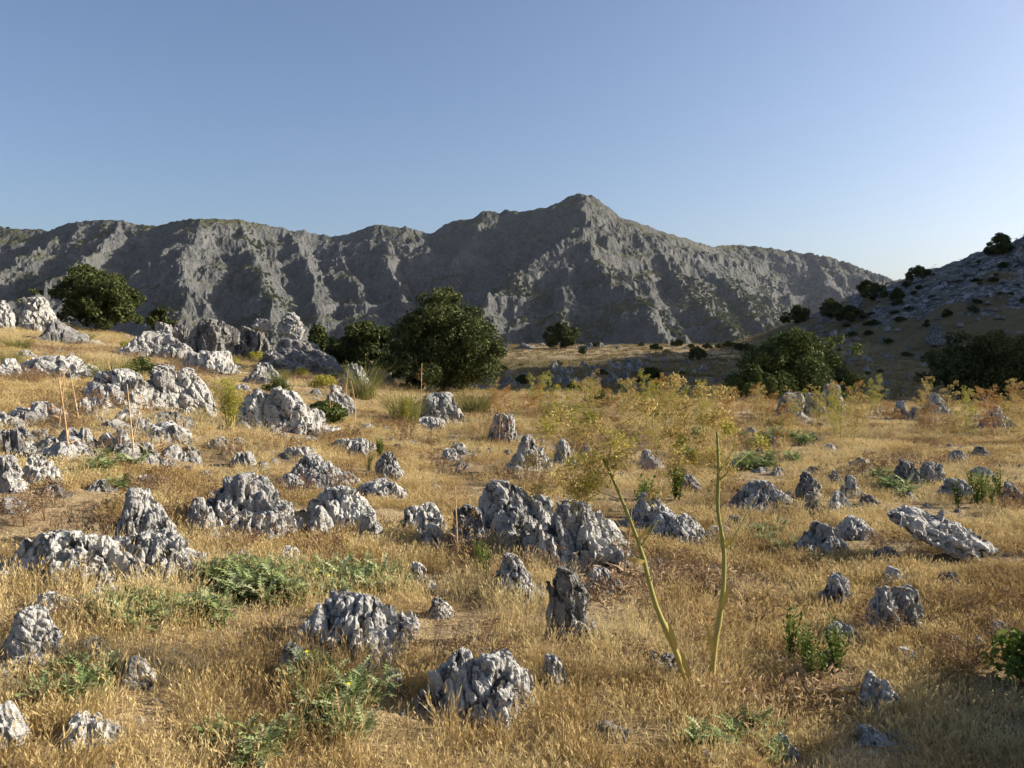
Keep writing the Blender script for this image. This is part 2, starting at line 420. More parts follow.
SPURS = [
    [(582, 197, 1780), (584, 222, 1640), (586, 245, 1540), (600, 272, 1430), (622, 296, 1330), (645, 318, 1230), (660, 345, 1120)],
    [(586, 240, 1550), (560, 256, 1500), (530, 275, 1430), (495, 302, 1330), (470, 330, 1230)],
    [(586, 245, 1540), (575, 280, 1430), (560, 315, 1300), (555, 345, 1200)],
    [(200, 219, 1700), (193, 240, 1610), (182, 268, 1510), (186, 296, 1400), (178, 330, 1280), (170, 370, 1150)],
    [(120, 222, 1770), (112, 238, 1690), (98, 258, 1590), (66, 285, 1460), (20, 312, 1350), (-20, 340, 1250)],
    [(75, 226, 1790), (55, 248, 1700), (20, 268, 1600), (-30, 290, 1500)],
    [(235, 222, 1750), (246, 250, 1640), (262, 280, 1520), (268, 310, 1400), (270, 345, 1270)],
    [(290, 232, 1820), (300, 256, 1720), (312, 285, 1600), (318, 320, 1450)],
    [(345, 236, 1850), (342, 262, 1740), (352, 290, 1620), (368, 320, 1480)],
    [(380, 229, 1850), (386, 252, 1760), (396, 285, 1620), (404, 320, 1480)],
    [(415, 229, 1860), (424, 255, 1760), (430, 285, 1640), (436, 320, 1500)],
    [(480, 215, 1860), (470, 240, 1760), (455, 268, 1660), (446, 300, 1540)],
    [(545, 210, 1820), (530, 232, 1740), (510, 254, 1660)],
    [(620, 220, 1830), (648, 250, 1720), (682, 290, 1540), (716, 325, 1380), (740, 355, 1250)],
    [(670, 236, 1950), (700, 268, 1800), (742, 308, 1640), (770, 340, 1500)],
    [(745, 246, 2400), (760, 275, 2250), (790, 310, 2100), (810, 345, 1950)],
    [(810, 255, 2380), (826, 285, 2230), (850, 320, 2080)],
]
def mountain_z(x, y):
    w1 = fbm(x/170, y/170, x*0+3, 3, 51) * 26; w2 = fbm(x/170, y/170, x*0+8, 3, 61) * 26
    xx, yy = x + w1, y + w2
    segs = []
    for pl in CRESTS:
        p = poly_world(pl); segs += list(zip(p[:-1], p[1:]))
    zc = seg_max(xx, yy, segs, 0.86)
    ss = []
    for pl in SPURS:
        p = poly_world(pl); ss += list(zip(p[:-1], p[1:]))
    zs = seg_max(xx, yy, ss, 0.85)
    z = np.maximum(zc, zs)
    pc = [p for p in CRESTS[0]]; cz = np.interp(512 + 800*x/y, [p[0] for p in pc], [at_depth(p[0], p[1], p[2])[2] for p in pc])
    near = .35 + .65*sstep(5, 75, cz - z)
    crest = sstep(0, 70, z - zc + 0*z) * 0 + 1
    att = 0.35 + 0.65 * sstep(20, 160, np.abs(zc - 0) * 0 + np.hypot(x*0, (np.interp(x/np.maximum(y, 1), [-1, 1], [0, 0]))) + (300 - z))
    # gullies and crags
    z = z + att * (ridged(x/150, y/210, x*0, 4, 71) - 0.45) * 24
    z = z + (ridged(xx/52, yy/70, x*0, 4, 81) - 0.45) * 26*near + (ridged(xx/19, yy/24, z/30, 3, 85) - .45)*9*near
    tb = z/46 + fbm(x/240, y/240, x*0, 3, 99)*1.3
    z = z + near*(np.clip((tb-np.floor(tb))*2.6, 0, 1) - (tb-np.floor(tb)))*17
    z = z + fbm(x/14, y/14, z/20, 3, 91) * 5*near
    return np.maximum(z, -70)

def build_mountain():
    nt_, nr = 1500, 430
    tt = np.linspace(-1.05, 0.86, nt_); r = np.concatenate([np.linspace(1000, 1950, 330), np.linspace(1955, 2500, 75), np.linspace(2510, 3100, 25)])
    T, Y = np.meshgrid(tt, r, indexing='ij'); x, y = (T*Y).ravel(), Y.ravel()
    z = np.concatenate([mountain_z(a, b) for a, b in zip(np.array_split(x, 12), np.array_split(y, 12))])
    V = np.stack([x, y, z], 1)
    i = np.arange(nt_-1)[:, None]; j = np.arange(nr-1)[None]; a = i*nr+j; b = a+nr
    F = np.stack([a.ravel(), b.ravel(), (b+1).ravel(), (a+1).ravel()], 1)
    obj('mountains', mesh('mountains', V, np.concatenate([F[:, :3], F[:, [0, 2, 3]]]), M_MOUNT, False), kind='structure', label='grey limestone mountain ridge with a rounded summit', cat='mountain')
    return x, y, z
MX, MY, MZ = build_mountain()

# ------------------------------------------------------------------ rocks
_ico = {}
def ico(level):
    if level not in _ico:
        import bmesh
        bm = bmesh.new(); bmesh.ops.create_icosphere(bm, subdivisions=level, radius=1)
        V = np.array([v.co[:] for v in bm.verts]); F = np.array([[v.index for v in f.verts] for f in bm.faces]); bm.free()
        _ico[level] = (V, F)
    return _ico[level]

def rock_mesh(seed, W, D, H, level=5, style='pit', prof=None, lean=0.0, bury=0.35, full=False, mat=None, rough=1.0, name='rock'):
    rg = np.random.default_rng(seed)
    P, F = ico(level)
    # union of jointed blocks: every block is cut by planes near three shared joint directions that dip to one side
    dip, yaw = rg.normal(.42, .12), rg.normal(0, .5)
    ca, sa, cb, sb = math.cos(dip), math.sin(dip), math.cos(yaw), math.sin(yaw)
    ax = np.array([[ca, 0, -sa], [0, 1, 0], [sa, 0, ca]]) @ np.array([[cb, sb, 0], [-sb, cb, 0], [0, 0, 1]])
    nb = {'pit': 6, 'flute': 8, 'smooth': 5, 'block': 5}[style]
    rad = np.zeros(len(P))
    for i in range(nb):
        c = rg.uniform(-1, 1, 3) * {'pit': (.5, .5, .3), 'flute': (.62, .45, .25), 'smooth': (.4, .4, .2), 'block': (.5, .5, .3)}[style]
        nrm, dd = [], []
        for k in range(3):
            for sg in (1, -1):
                nrm.append(ax[k]*sg + rg.normal(size=3)*.16)
                lo, hi = ((.14, .42) if k == 0 and style == 'flute' else (.38, .85))
                dd.append(rg.uniform(lo, hi))
        for k in range(5): nrm.append(rg.normal(size=3)*[1, 1, .8]); dd.append(rg.uniform(.5, .85))
        nrm = unit(np.array(nrm)); h = np.maximum(np.array(dd) + nrm @ c, .10)
        pr = P @ nrm.T
        rad = np.maximum(rad, np.where(pr > 1e-3, h[None]/np.maximum(pr, 1e-3), 9.).min(1))
    p = P * np.minimum(rad, 1.4)[:, None]
    p = p / np.abs(p).max(0)
    x, y, z = p.T
    prof = prof or ([1, 1] if full else [.75, 1, 1, .9, .75, .5])
    hx = np.interp(x, np.linspace(-1, 1, len(prof)), .18 + .82*np.array(prof))
    zt = z * H * hx if not full else z * H * 0.5
    zb = z * max(H*bury, 0.06) if not full else z * H * 0.5
    q = np.stack([x*W/2, y*D/2, np.where(z > 0, zt, zb)], 1)
    if not full and H < .85*W:                  # ledges: low in front, rising to a crest at the back
        wd = 1 - .52*sstep(.35, -1.0, y + .25*x*(rg.random()-.5)); q[:, 2] *= np.where(q[:, 2] > 0, wd, 1)
    if not full:                                # the foot spreads where the rock leaves the soil
        fl = 1 + (.55 if H < .85*W else .15)*(1 - np.clip(q[:, 2]/max(H, 1e-3), 0, 1))**2; q[:, :2] *= fl[:, None]
    q[:, 0] += lean * np.maximum(q[:, 2], 0)
    # normals for displacement
    def normals(q):
        fn = np.cross(q[F[:, 1]]-q[F[:, 0]], q[F[:, 2]]-q[F[:, 0]]); n = np.zeros_like(q)
        for k in range(3): np.add.at(n, F[:, k], fn)
        return unit(n)
    n = normals(q)
    S = min((W*max(D, .3*W)*max(H, 0.3*W))**(1/3), 1.5)
    o = rg.uniform(-50, 50, 3); u = (q + o) / S
    k0 = seed % 91
    wv = np.stack([fbm(u[:, 0]*1.5, u[:, 1]*1.5, u[:, 2]*1.5, 2, k0 + k) for k in (1, 7, 13)], 1) * 0.28
    tl = rg.uniform(-.5, .5, 2); u = np.stack([u[:, 0] + tl[0]*u[:, 2], u[:, 1] + tl[1]*u[:, 2], u[:, 2]], 1)
    g = u + wv
    zs = {'pit': 0.9, 'flute': 0.32, 'smooth': 0.4, 'block': 0.8}[style]
    A = {'pit': (.09, .10, .13, .055), 'flute': (.09, .09, .10, .055), 'smooth': (.06, .06, .03, .025), 'block': (.08, .06, .08, .04)}[style]
    body = np.where(q[:, 2] > -0.02, 1.0, 0.4) * S * rough
    # big joints and shifted blocks
    f1, f2, cid = worley(g[:, 0]*1.9, g[:, 1]*1.9, g[:, 2]*1.9*zs, seed % 53)
    d = -(1 - sstep(0, 0.085, f2-f1))*A[0] + (cid-0.5)*A[0]*{'pit': 1.2, 'flute': 1.0, 'smooth': .6, 'block': 1.2}[style]
    d = d + (ridged(g[:, 0]*1.9, g[:, 1]*1.9, g[:, 2]*1.9*zs, 3, k0+3, .5) - .5)*A[1]*.8
    if style in ('pit', 'block'):               # stepped bedding
        ph = u[:, 2]*3.4 + u[:, 0]*(1.2+tl[0])*2 + u[:, 1]*tl[1]*2 + .5*perlin(u[:, 0]*1.6, u[:, 1]*1.6, u[:, 2]*1.6, k0+17); fr = ph - np.floor(ph)
        d = d - sstep(.62, .97, fr)*(1-sstep(.97, 1.0, fr))*.04
    if style == 'flute':
        ph = g[:, 0]*5.2 + g[:, 1]*2.1 + .7*perlin(u[:, 0]*2, u[:, 1]*2, u[:, 2]*1.2, k0+9)
        d = d - (1 - np.abs(2*(ph - np.floor(ph)) - 1))**3 * .06
    q = q + n * (d * body)[:, None]
    n = normals(q)
    v = (q + o)/S + wv*.6
    # sharp blades, runnels and solution holes on the new surface
    d = (ridged(v[:, 0]*5.1, v[:, 1]*5.1, v[:, 2]*5.1*(.4+.6*zs), 4, k0+21, .6) - .5)*A[3]*1.5
    if A[2] > .03:
        g1, g2, _ = worley(v[:, 0]*6.5, v[:, 1]*6.5, v[:, 2]*6.5*(.5+.5*zs), seed % 47 + 5)
        h1, h2, _ = worley(v[:, 0]*14, v[:, 1]*14, v[:, 2]*14*(.5+.5*zs), seed % 41 + 5)
        mask = sstep(-.1, .2, perlin(u[:, 0]*2.6, u[:, 1]*2.6, u[:, 2]*2.6, seed % 29))
        d = d - sstep(.48, .22, g1)*mask*A[2] - sstep(.42, .25, h1)*mask*A[2]*.32
    q = q + n * (d * body)[:, None]
    if not full:                                # keep the asked width, depth and height
        top = q[q[:, 2] > -.02]
        for k, ext in ((0, W + abs(lean)*H*.5), (1, D)):
            lo, hi = np.percentile(top[:, k], [.4, 99.6]); q[:, k] = (q[:, k] - (lo+hi)/2) * ext/max(hi-lo, 1e-3)
        zn = q[:, 2]/max(np.percentile(top[:, 2], 97), 1e-3)      # blunt the tips: the crest stays near one height
        zn = np.where(zn > .86, .86 + .14*np.tanh((zn-.86)/.2), zn)
        q[:, 2] = np.where(q[:, 2] > 0, zn/max(np.percentile(zn, 99.7), 1e-3)*H, q[:, 2])
    return mesh(name, q, F, mat or M_ROCK, False)

FOOT = []          # rock footprints, kept free of grass
ROCKGRP = 'limestone rocks in the dry pasture'
def place_rock(x0, y0, x1, y1, label, name='limestone_boulder', cat='boulder', level=5, style='pit', prof=None, lean=0.0, dr=0.95, mat=None, rough=1.0, seed=None, depth=None, group=ROCKGRP, hmin=0.2, rz=None):
    seed = seed or int(x0*13 + y0*7 + x1*3) + 11
    rg = random.Random(seed)
    cx = (x0+x1)/2
    if depth: 
        Y = depth; g = None
    else:
        X, Y, g = unproj(cx, y1 + 0.06*(y1-y0))
    W = (x1-x0)/FPX*Y * 1.04
    D = dr*W
    Yc = Y + D*0.40
    Xc = at_depth(cx, (y0+y1)/2, Yc)[0]
    W = (x1-x0)/FPX*Yc*1.04
    zg = gz(Xc, Yc)
    ztop = at_depth(cx, y0, Yc)[2]
    H = max(ztop - zg, hmin*W*0.6, 0.05)
    wide = 1.16 if (x1-x0) > 1.15*(y1-y0) else 1.03
    me = rock_mesh(seed, W*wide, D, H*(.95 if wide > 1.1 else 1.0), level, style, prof, lean, mat=mat, rough=rough, name=name)
    o = obj(name, me, (Xc, Yc, zg - 0.02*H), rz if rz is not None else rg.uniform(-0.12, 0.12), label=label, cat=cat, group=group)
    FOOT.append((Xc, Yc, W/2*0.92, D/2*0.9))
    return o

P_, G_, K_ = M_PALE, M_ROCK, M_DARK
B, O_, S_ = 'limestone_boulder', 'limestone_outcrop', 'limestone_stone'
ROCKS = [
 # --- foreground
 (288, 593, 404, 658, 'jagged pale grey outcrop with deep black clefts above the grey thistle clump', dict(level=6, name=O_, cat='outcrop', style='flute', prof=[.45, .7, .78, .9, 1, 1, .85, .6, .35], dr=.95)),
 (277, 643, 314, 675, 'small pale lump stone touching the near corner of the jagged clefted outcrop', dict(mat=P_, prof=[.5, .9, 1, .8, .5])),
 (422, 649, 525, 718, 'ragged grey fluted outcrop, the nearest of the big rocks, beyond it a tooth-like rock', dict(level=6, name=O_, cat='outcrop', style='flute', prof=[.45, .85, 1, .9, .82, .9, .7, .4], dr=.9)),
 (385, 668, 404, 693, 'little upright grey stone just beside the nearest fluted outcrop', dict(name=S_, cat='stone')),
 (547, 563, 598, 638, 'tall dark upright rock standing like a tooth in the grass', dict(level=6, style='flute', mat=K_, prof=[.8, 1, 1, .8, .62, .4], dr=.6, lean=-.1)),
 (490, 554, 541, 599, 'pyramid shaped pitted rock with a dry tuft on its shaded side', dict(level=6, prof=[.3, .7, 1, .9, .65, .35])),
 (409, 561, 439, 592, 'small whitish tilted stone standing alone below the central crag', dict(mat=P_, prof=[.7, 1, .9, .7, .4], name=S_, cat='stone')),
 (426, 596, 452, 618, 'low grey ragged stone half hidden in tall grass beyond the jagged clefted outcrop', dict(name=S_, cat='stone')),
 (540, 654, 568, 688, 'narrow grey stone poking up behind the grass, near the nearest fluted outcrop', dict(name=S_, cat='stone', style='flute', prof=[.6, 1, .8, .4])),
 (585, 566, 622, 592, 'low grey knobbly stone just behind the tooth-like upright rock', dict(name=S_, cat='stone')),
 (0, 606, 57, 660, 'broad rounded whitish boulder cut by the picture edge', dict(level=6, mat=P_, prof=[.9, 1, 1, .95, .85, .6], dr=.8, rough=.8)),
 (0, 657, 47, 678, 'low pale slab in front of the broad whitish boulder', dict(mat=P_, style='block', name='limestone_slab', cat='slab')),
 (28, 592, 72, 614, 'ragged low stone behind the broad whitish boulder', dict(mat=P_, name=S_, cat='stone')),
 (110, 654, 152, 688, 'flat-topped grey stone with a dark broken face beside green thistles', dict(style='block', prof=[.8, 1, 1, 1, .8])),
 (74, 638, 107, 656, 'low dark stone lying between thistle leaves', dict(mat=K_, name=S_, cat='stone')),
 (60, 711, 112, 748, 'pale pitted stone with a peaked top in the nearest grass', dict(mat=P_, prof=[.4, .75, 1, .8, .6, .3])),
 (-12, 704, 27, 748, 'grey rounded stone cut by the picture edge in the nearest grass', dict(style='smooth')),
 (86, 587, 128, 602, 'thin pale flat stone in the grass above the thistle patch', dict(mat=P_, name=S_, cat='stone')),
 (172, 604, 218, 622, 'flat grey stone almost sunk among the thistle patch', dict(name=S_, cat='stone')),
 (230, 551, 258, 567, 'small pale stone peeping out at the edge of the big thistle patch', dict(mat=P_, name=S_, cat='stone')),
 (272, 546, 303, 562, 'little white stone showing over the top of the big thistle patch', dict(mat=P_, name=S_, cat='stone')),
 (470, 648, 504, 662, 'thin pale stone lying flat behind the nearest fluted outcrop', dict(mat=P_, name=S_, cat='stone')),
 # --- left middle
 (2, 529, 124, 584, 'long low pale outcrop riddled with pits and holes', dict(level=6, name=O_, cat='outcrop', mat=P_, prof=[.25, .6, .85, 1, 1, .95, .95, .8, .5], dr=.55, rough=1.2)),
 (114, 487, 186, 550, 'square-shouldered grey boulder split by a diagonal crack', dict(level=6, style='block', prof=[.9, 1, .97, .9, .88, .7], dr=.9)),
 (116, 531, 192, 574, 'heap-like pale knobbly outcrop below the square-shouldered boulder', dict(level=6, name=O_, cat='outcrop', prof=[.6, 1, .9, .95, .6, .4], rough=1.3)),
 (190, 470, 290, 535, 'large slanting boulder with a black shaded flank and ribbed lit side', dict(level=6, style='flute', prof=[.45, .75, .95, 1, .88, .78, .7, .5], dr=.9)),
 (178, 497, 225, 540, 'pale pocked boulder leaning on the dark flank of the large slanting boulder', dict(level=6, mat=P_, prof=[.45, .8, 1, .95, .8, .5])),
 (20, 453, 59, 485, 'small peaked boulder with one dark hollow side', dict(prof=[.5, .95, 1, .85, .5], mat=G_)),
 (40, 481, 60, 493, 'tiny dark wedge stone below the small peaked boulder', dict(name=S_, cat='stone', mat=K_)),
 (-6, 455, 27, 490, 'grey bedded outcrop at the picture edge near the small peaked boulder', dict(name=O_, cat='outcrop', style='block')),
 (-4, 441, 38, 456, 'low pale stones ledge at the picture edge behind the bedded outcrop', dict(name=O_, cat='outcrop', mat=P_)),
 (281, 453, 349, 486, 'wide grey boulder with a flat cracked face in golden grass', dict(level=6, prof=[.6, .85, .95, 1, .95, .75, .4])),
 (277, 473, 302, 489, 'small pale stone at the foot of the wide cracked boulder', dict(mat=P_, name=S_, cat='stone')),
 (309, 485, 371, 524, 'broad pale-topped boulder with small holes behind the smooth cone', dict(level=6, mat=P_, prof=[.7, .9, 1, .95, .8, .5])),
 (302, 505, 337, 536, 'smooth pale cone-shaped stone in front of the holed boulder', dict(mat=P_, style='smooth', prof=[.4, .8, 1, .85, .6, .3])),
 (357, 513, 385, 540, 'small white tilted stone with a dark foot', dict(mat=P_, name=S_, cat='stone', prof=[.9, 1, .7, .4])),
 (376, 451, 403, 478, 'rough grey boulder beside a green tuft in the golden grass', dict(prof=[.5, .9, 1, .9, .6])),
 (360, 478, 402, 500, 'low broken pale stone below the rough grey boulder', dict(mat=P_, name=S_, cat='stone')),
 (338, 437, 372, 452, 'flat pale stone alone in the open golden grass', dict(name=S_, cat='stone', mat=P_)),
 # --- central crag
 (472, 477, 562, 550, 'tall central crag, the biggest dark cleft block of the pasture', dict(level=6, style='pit', prof=[.8, 1, .98, 1, 1, .95, .85], dr=.8, rough=1.15)),
 (448, 503, 486, 553, 'dark hollowed lump joined to the shaded end of the tall central crag', dict(level=6, mat=K_, prof=[.6, .9, 1, 1, .9])),
 (526, 498, 610, 566, 'grooved pale shoulder running down from the tall central crag', dict(level=6, style='flute', prof=[1, .98, .85, .68, .5, .25], dr=.9)),
 (398, 502, 444, 534, 'low grey boulder on the approach to the dark hollowed lump', dict(prof=[.5, .9, 1, .85, .6])),
 (418, 523, 449, 552, 'pale pockmarked stone in front of the low grey boulder', dict(mat=P_)),
 (586, 518, 624, 546, 'pale rounded stone beyond the grooved shoulder', dict(mat=P_, style='smooth')),
 (505, 434, 552, 475, 'fin-shaped pointed rock behind the tall central crag', dict(level=6, style='flute', prof=[.3, .65, 1, .9, .6, .35])),
 (547, 439, 579, 468, 'grey hooked rock beside the fin-shaped pointed rock', dict(prof=[.3, .5, .9, 1, .8])),
 (504, 462, 526, 475, 'small pale stone at the foot of the fin-shaped rock', dict(mat=P_, name=S_, cat='stone')),
 (490, 413, 522, 442, 'pale wedge rock sloping down on the way to the large oak', dict(style='flute', prof=[.8, 1, .7, .45, .25])),
 (420, 390, 461, 424, 'grey boulder at the foot of the large oak', dict(prof=[.6, .9, 1, .9, .6])),
 (412, 416, 442, 430, 'low pale stone below the boulder at the foot of the oak', dict(name=S_, cat='stone', mat=P_)),
 # --- right middle
 (628, 491, 673, 527, 'dark humped rock seen just behind the leaning fennel stalk', dict(level=6, prof=[.6, 1, .95, .8, .55], mat=G_)),
 (648, 513, 707, 543, 'low pale rubble outcrop between the two fennel stalks', dict(mat=P_, name=O_, cat='outcrop', level=6)),
 (734, 479, 792, 512, 'long low crusted outcrop beyond the upright fennel stalk', dict(name=O_, cat='outcrop', level=6, prof=[.4, .8, 1, .9, .6, .4])),
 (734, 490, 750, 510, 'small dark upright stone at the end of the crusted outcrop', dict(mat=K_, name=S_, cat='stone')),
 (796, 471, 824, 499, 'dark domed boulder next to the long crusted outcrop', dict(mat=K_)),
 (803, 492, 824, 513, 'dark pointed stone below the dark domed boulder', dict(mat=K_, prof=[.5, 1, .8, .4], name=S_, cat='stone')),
 (826, 491, 851, 514, 'pale blade-like stone leaning in the grass above the big tilted slab', dict(mat=P_, style='flute', prof=[1, .9, .65, .35], name=S_, cat='stone')),
 (841, 474, 862, 497, 'grey ribbed stone behind the pale blade-like stone', dict(name=S_, cat='stone')),
 (826, 470, 842, 487, 'small dark stone between the domed boulder and the ribbed stone', dict(name=S_, cat='stone', mat=K_)),
 (857, 493, 879, 507, 'low dark stone in the grass near the ribbed stone', dict(mat=K_, name=S_, cat='stone')),
 (676, 474, 700, 491, 'dark rounded stone behind the fennel, amid golden grass', dict(mat=K_, name=S_, cat='stone', style='smooth')),
 (638, 449, 657, 466, 'grey small peaked stone beyond the leaning fennel stalk', dict(name=S_, cat='stone')),
 (763, 436, 779, 447, 'tiny dark stone alone in open grass under the rim', dict(mat=K_, name=S_, cat='stone')),
 (727, 514, 744, 527, 'small dark stone low in green weeds by the upright fennel', dict(mat=K_, name=S_, cat='stone')),
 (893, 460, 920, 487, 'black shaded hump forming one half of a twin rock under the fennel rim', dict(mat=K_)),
 (915, 460, 944, 484, 'grey speckled half of the twin rock under the fennel rim', dict()),
 (949, 449, 970, 462, 'small wedge stone with white edge near the rim fennel', dict(name=S_, cat='stone')),
 (973, 446, 992, 459, 'round dark stone near the rim fennel', dict(name=S_, cat='stone', mat=K_, style='smooth')),
 (943, 477, 976, 498, 'grey low boulder in green weeds near the picture edge', dict()),
 (968, 466, 992, 479, 'small pale stone above the low boulder in green weeds', dict(name=S_, cat='stone', mat=P_)),
 (1003, 481, 1032, 503, 'dark boulder over a pale foot at the picture edge', dict(mat=K_)),
 (841, 515, 875, 538, 'grey angular stone just above the raised end of the big tilted slab', dict(style='block', prof=[.6, 1, .9, .6, .3])),
 (794, 522, 847, 556, 'spiky grey outcrop of upright ribs', dict(level=6, name=O_, cat='outcrop', style='flute', prof=[.8, .9, .6, 1, .85, .7, .4])),
 (874, 545, 902, 566, 'dark stone propping the raised end of the big tilted slab', dict(mat=K_, name=S_, cat='stone')),
 (819, 574, 855, 608, 'hunched ribbed grey rock casting a shadow beside the double rock', dict(level=6, style='flute', prof=[.5, .95, 1, .8, .45])),
 (866, 586, 895, 632, 'first half of the double rock, dark and fluted', dict(level=6, style='flute', prof=[.7, 1, 1, .8])),
 (888, 586, 921, 630, 'second half of the double rock, paler and broader', dict(level=6, style='flute', prof=[.8, 1, .95, .8, .5])),
 (884, 567, 917, 586, 'low rounded grey stone behind the double rock', dict(style='smooth', name=S_, cat='stone')),
 (821, 621, 860, 645, 'low sharp grey stone in front of the hunched ribbed rock', dict(prof=[1, .8, .7, .8, .4])),
 (857, 671, 895, 712, 'wedge of grey rock jutting from the grass near the dark bush', dict(level=6, style='flute', prof=[.8, 1, .8, .55, .3])),
 (988, 621, 1014, 637, 'round brown-grey stone on bare ground', dict(name=S_, cat='stone', style='smooth')),
 (966, 635, 986, 650, 'small rounded stone on bare ground beside a white one', dict(name=S_, cat='stone', style='smooth')),
 (948, 636, 967, 652, 'small white-faced stone on bare ground', dict(name=S_, cat='stone', mat=P_)),
 (894, 648, 922, 664, 'flat pale stone in thin grass below the double rock', dict(name=S_, cat='stone', mat=P_)),
 (824, 650, 840, 672, 'pale upright stone behind the tall leafy herb', dict(name=S_, cat='stone')),
 (640, 655, 684, 676, 'low dark stone at the foot of the leaning fennel stalk', dict(name=S_, cat='stone', mat=K_)),
 (773, 735, 797, 757, 'small grey stone beside the lowest green herbs in the nearest grass', dict(name=S_, cat='stone')),
 (696, 750, 724, 772, 'grey stone at the lower picture edge beside green herbs', dict(name=S_, cat='stone')),
 (590, 722, 628, 742, 'low dark stone in the tall nearest grass', dict(name=S_, cat='stone', mat=K_)),
 (860, 728, 890, 745, 'flat pale stone in the nearest short grass', dict(name=S_, cat='stone', mat=P_)),
 # --- left upper slope
 (-8, 300, 15, 328, 'pale boulder on the crest at the picture edge', dict(mat=P_, level=5)),
 (14, 296, 52, 330, 'pale boulder with a hollow and a pointed top on the crest by the round oak', dict(mat=P_, level=6, prof=[.6, .8, .75, 1, 1, .8])),
 (36, 320, 78, 342, 'black shaded rock beside the round oak on the crest', dict(mat=K_, style='smooth')),
 (20, 354, 88, 377, 'flat pale ledge across the upper slope', dict(mat=P_, name='limestone_slab', cat='slab', style='block', prof=[.7, 1, 1, .9, .7, .4])),
 (-8, 357, 18, 376, 'low pale ledge at the picture edge on the upper slope', dict(mat=P_, name='limestone_slab', cat='slab', style='block')),
 (82, 366, 150, 405, 'wide grey flat-topped outcrop behind the dry stalks', dict(level=6, name=O_, cat='outcrop', style='block', prof=[.8, .95, 1, 1, 1, .9], mat=G_)),
 (142, 364, 178, 408, 'shadowed grey block in the middle of a three-part outcrop', dict(level=6, style='block', prof=[.8, 1, 1, .9])),
 (165, 367, 215, 412, 'big pale bulging boulder with an overhung dark base', dict(level=6, mat=P_, style='block', prof=[.8, 1, 1, .95, .85, .6], dr=.9)),
 (238, 384, 318, 428, 'broad pale flat outcrop behind the yellow-green fennel', dict(level=6, name=O_, cat='outcrop', mat=P_, style='block', prof=[.7, .95, 1, 1, .95, .9, .8], dr=.9)),
 (248, 361, 281, 383, 'dark cube-like boulder above the broad pale outcrop', dict(style='block', mat=G_)),
 (325, 385, 354, 414, 'grey boulder between the low dark shrub and the oaks', dict(style='block')),
 (340, 362, 372, 388, 'grey boulder under the smaller oak', dict(mat=G_)),
 (183, 349, 236, 372, 'low pale rubble ledge below the rounded karst group', dict(mat=P_, name=O_, cat='outcrop')),
 (126, 329, 184, 358, 'pale humped rock at the start of the rounded karst group, next to the oak', dict(level=6, style='flute', prof=[.6, .9, 1, .8, .7, .5], rough=.7)),
 (153, 320, 178, 340, 'pale square stone atop the start of the karst group', dict(style='block')),
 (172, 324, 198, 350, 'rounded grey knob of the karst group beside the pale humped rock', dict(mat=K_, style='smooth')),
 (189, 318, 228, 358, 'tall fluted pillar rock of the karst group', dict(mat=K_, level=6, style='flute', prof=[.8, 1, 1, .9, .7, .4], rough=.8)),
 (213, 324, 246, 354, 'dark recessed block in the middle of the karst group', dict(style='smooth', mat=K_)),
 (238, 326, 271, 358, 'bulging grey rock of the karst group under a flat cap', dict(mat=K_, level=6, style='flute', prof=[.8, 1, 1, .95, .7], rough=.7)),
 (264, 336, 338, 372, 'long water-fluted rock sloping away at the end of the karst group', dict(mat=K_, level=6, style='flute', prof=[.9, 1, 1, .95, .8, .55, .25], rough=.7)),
 (263, 348, 285, 364, 'small white stone at the foot of the karst group', dict(mat=P_, name=S_, cat='stone')),
 (366, 362, 392, 380, 'small grey rock in shade between the two oaks', dict(name=S_, cat='stone')),
 # --- rim, right of the oak
 (820, 383, 845, 410, 'pale tilted boulder on the rim before the broad bushy oak', dict(mat=G_, style='block', prof=[.7, 1, .9, .7])),
 (778, 391, 803, 415, 'pale split boulder on the rim under the broad bushy oak', dict(mat=P_, prof=[.8, 1, .8, .9, .5])),
 (800, 392, 824, 414, 'grey rounded boulder on the rim between a split and a tilted one', dict(mat=G_)),
 (895, 400, 910, 418, 'pale fin stone among the rim fennel', dict(mat=P_, style='flute', prof=[.5, 1, .7, .4], name=S_, cat='stone')),
 (923, 392, 948, 414, 'pale rounded boulder among the rim fennel', dict(mat=P_)),
 (981, 404, 1012, 430, 'grey broad boulder on the rim in front of the dark oak at the picture edge', dict()),
 (908, 406, 926, 420, 'small grey stone among the rim fennel', dict(name=S_, cat='stone')),
]
for x0, y0, x1, y1, lab, kw in ROCKS:
    place_rock(x0, y0, x1, y1, lab, **kw)
# perched stones of the karst group rest on the rocks below them
def perched(x0, y0, x1, y1, Y, lab, style, seed, mat=None):
    W = (x1-x0)/FPX*Y; c = at_depth((x0+x1)/2, (y0+y1)/2, Y); H = (y1-y0)/FPX*Y
    me = rock_mesh(seed, W, W*.8, H*1.15, 5, style, full=True, mat=mat, name='limestone_boulder')
    obj('limestone_boulder', me, c, 0.2, label=lab, cat='boulder', group=ROCKGRP)
_xk, _yk, _ = unproj(290, 368)
perched(275, 314, 306, 341, _yk+1.0, 'cracked pale block perched on top of the water-fluted karst rock', 'block', 77)
perched(249, 316, 272, 331, _yk+1.2, 'small cap stone perched on the bulging karst rock', 'block', 78, M_PALE)

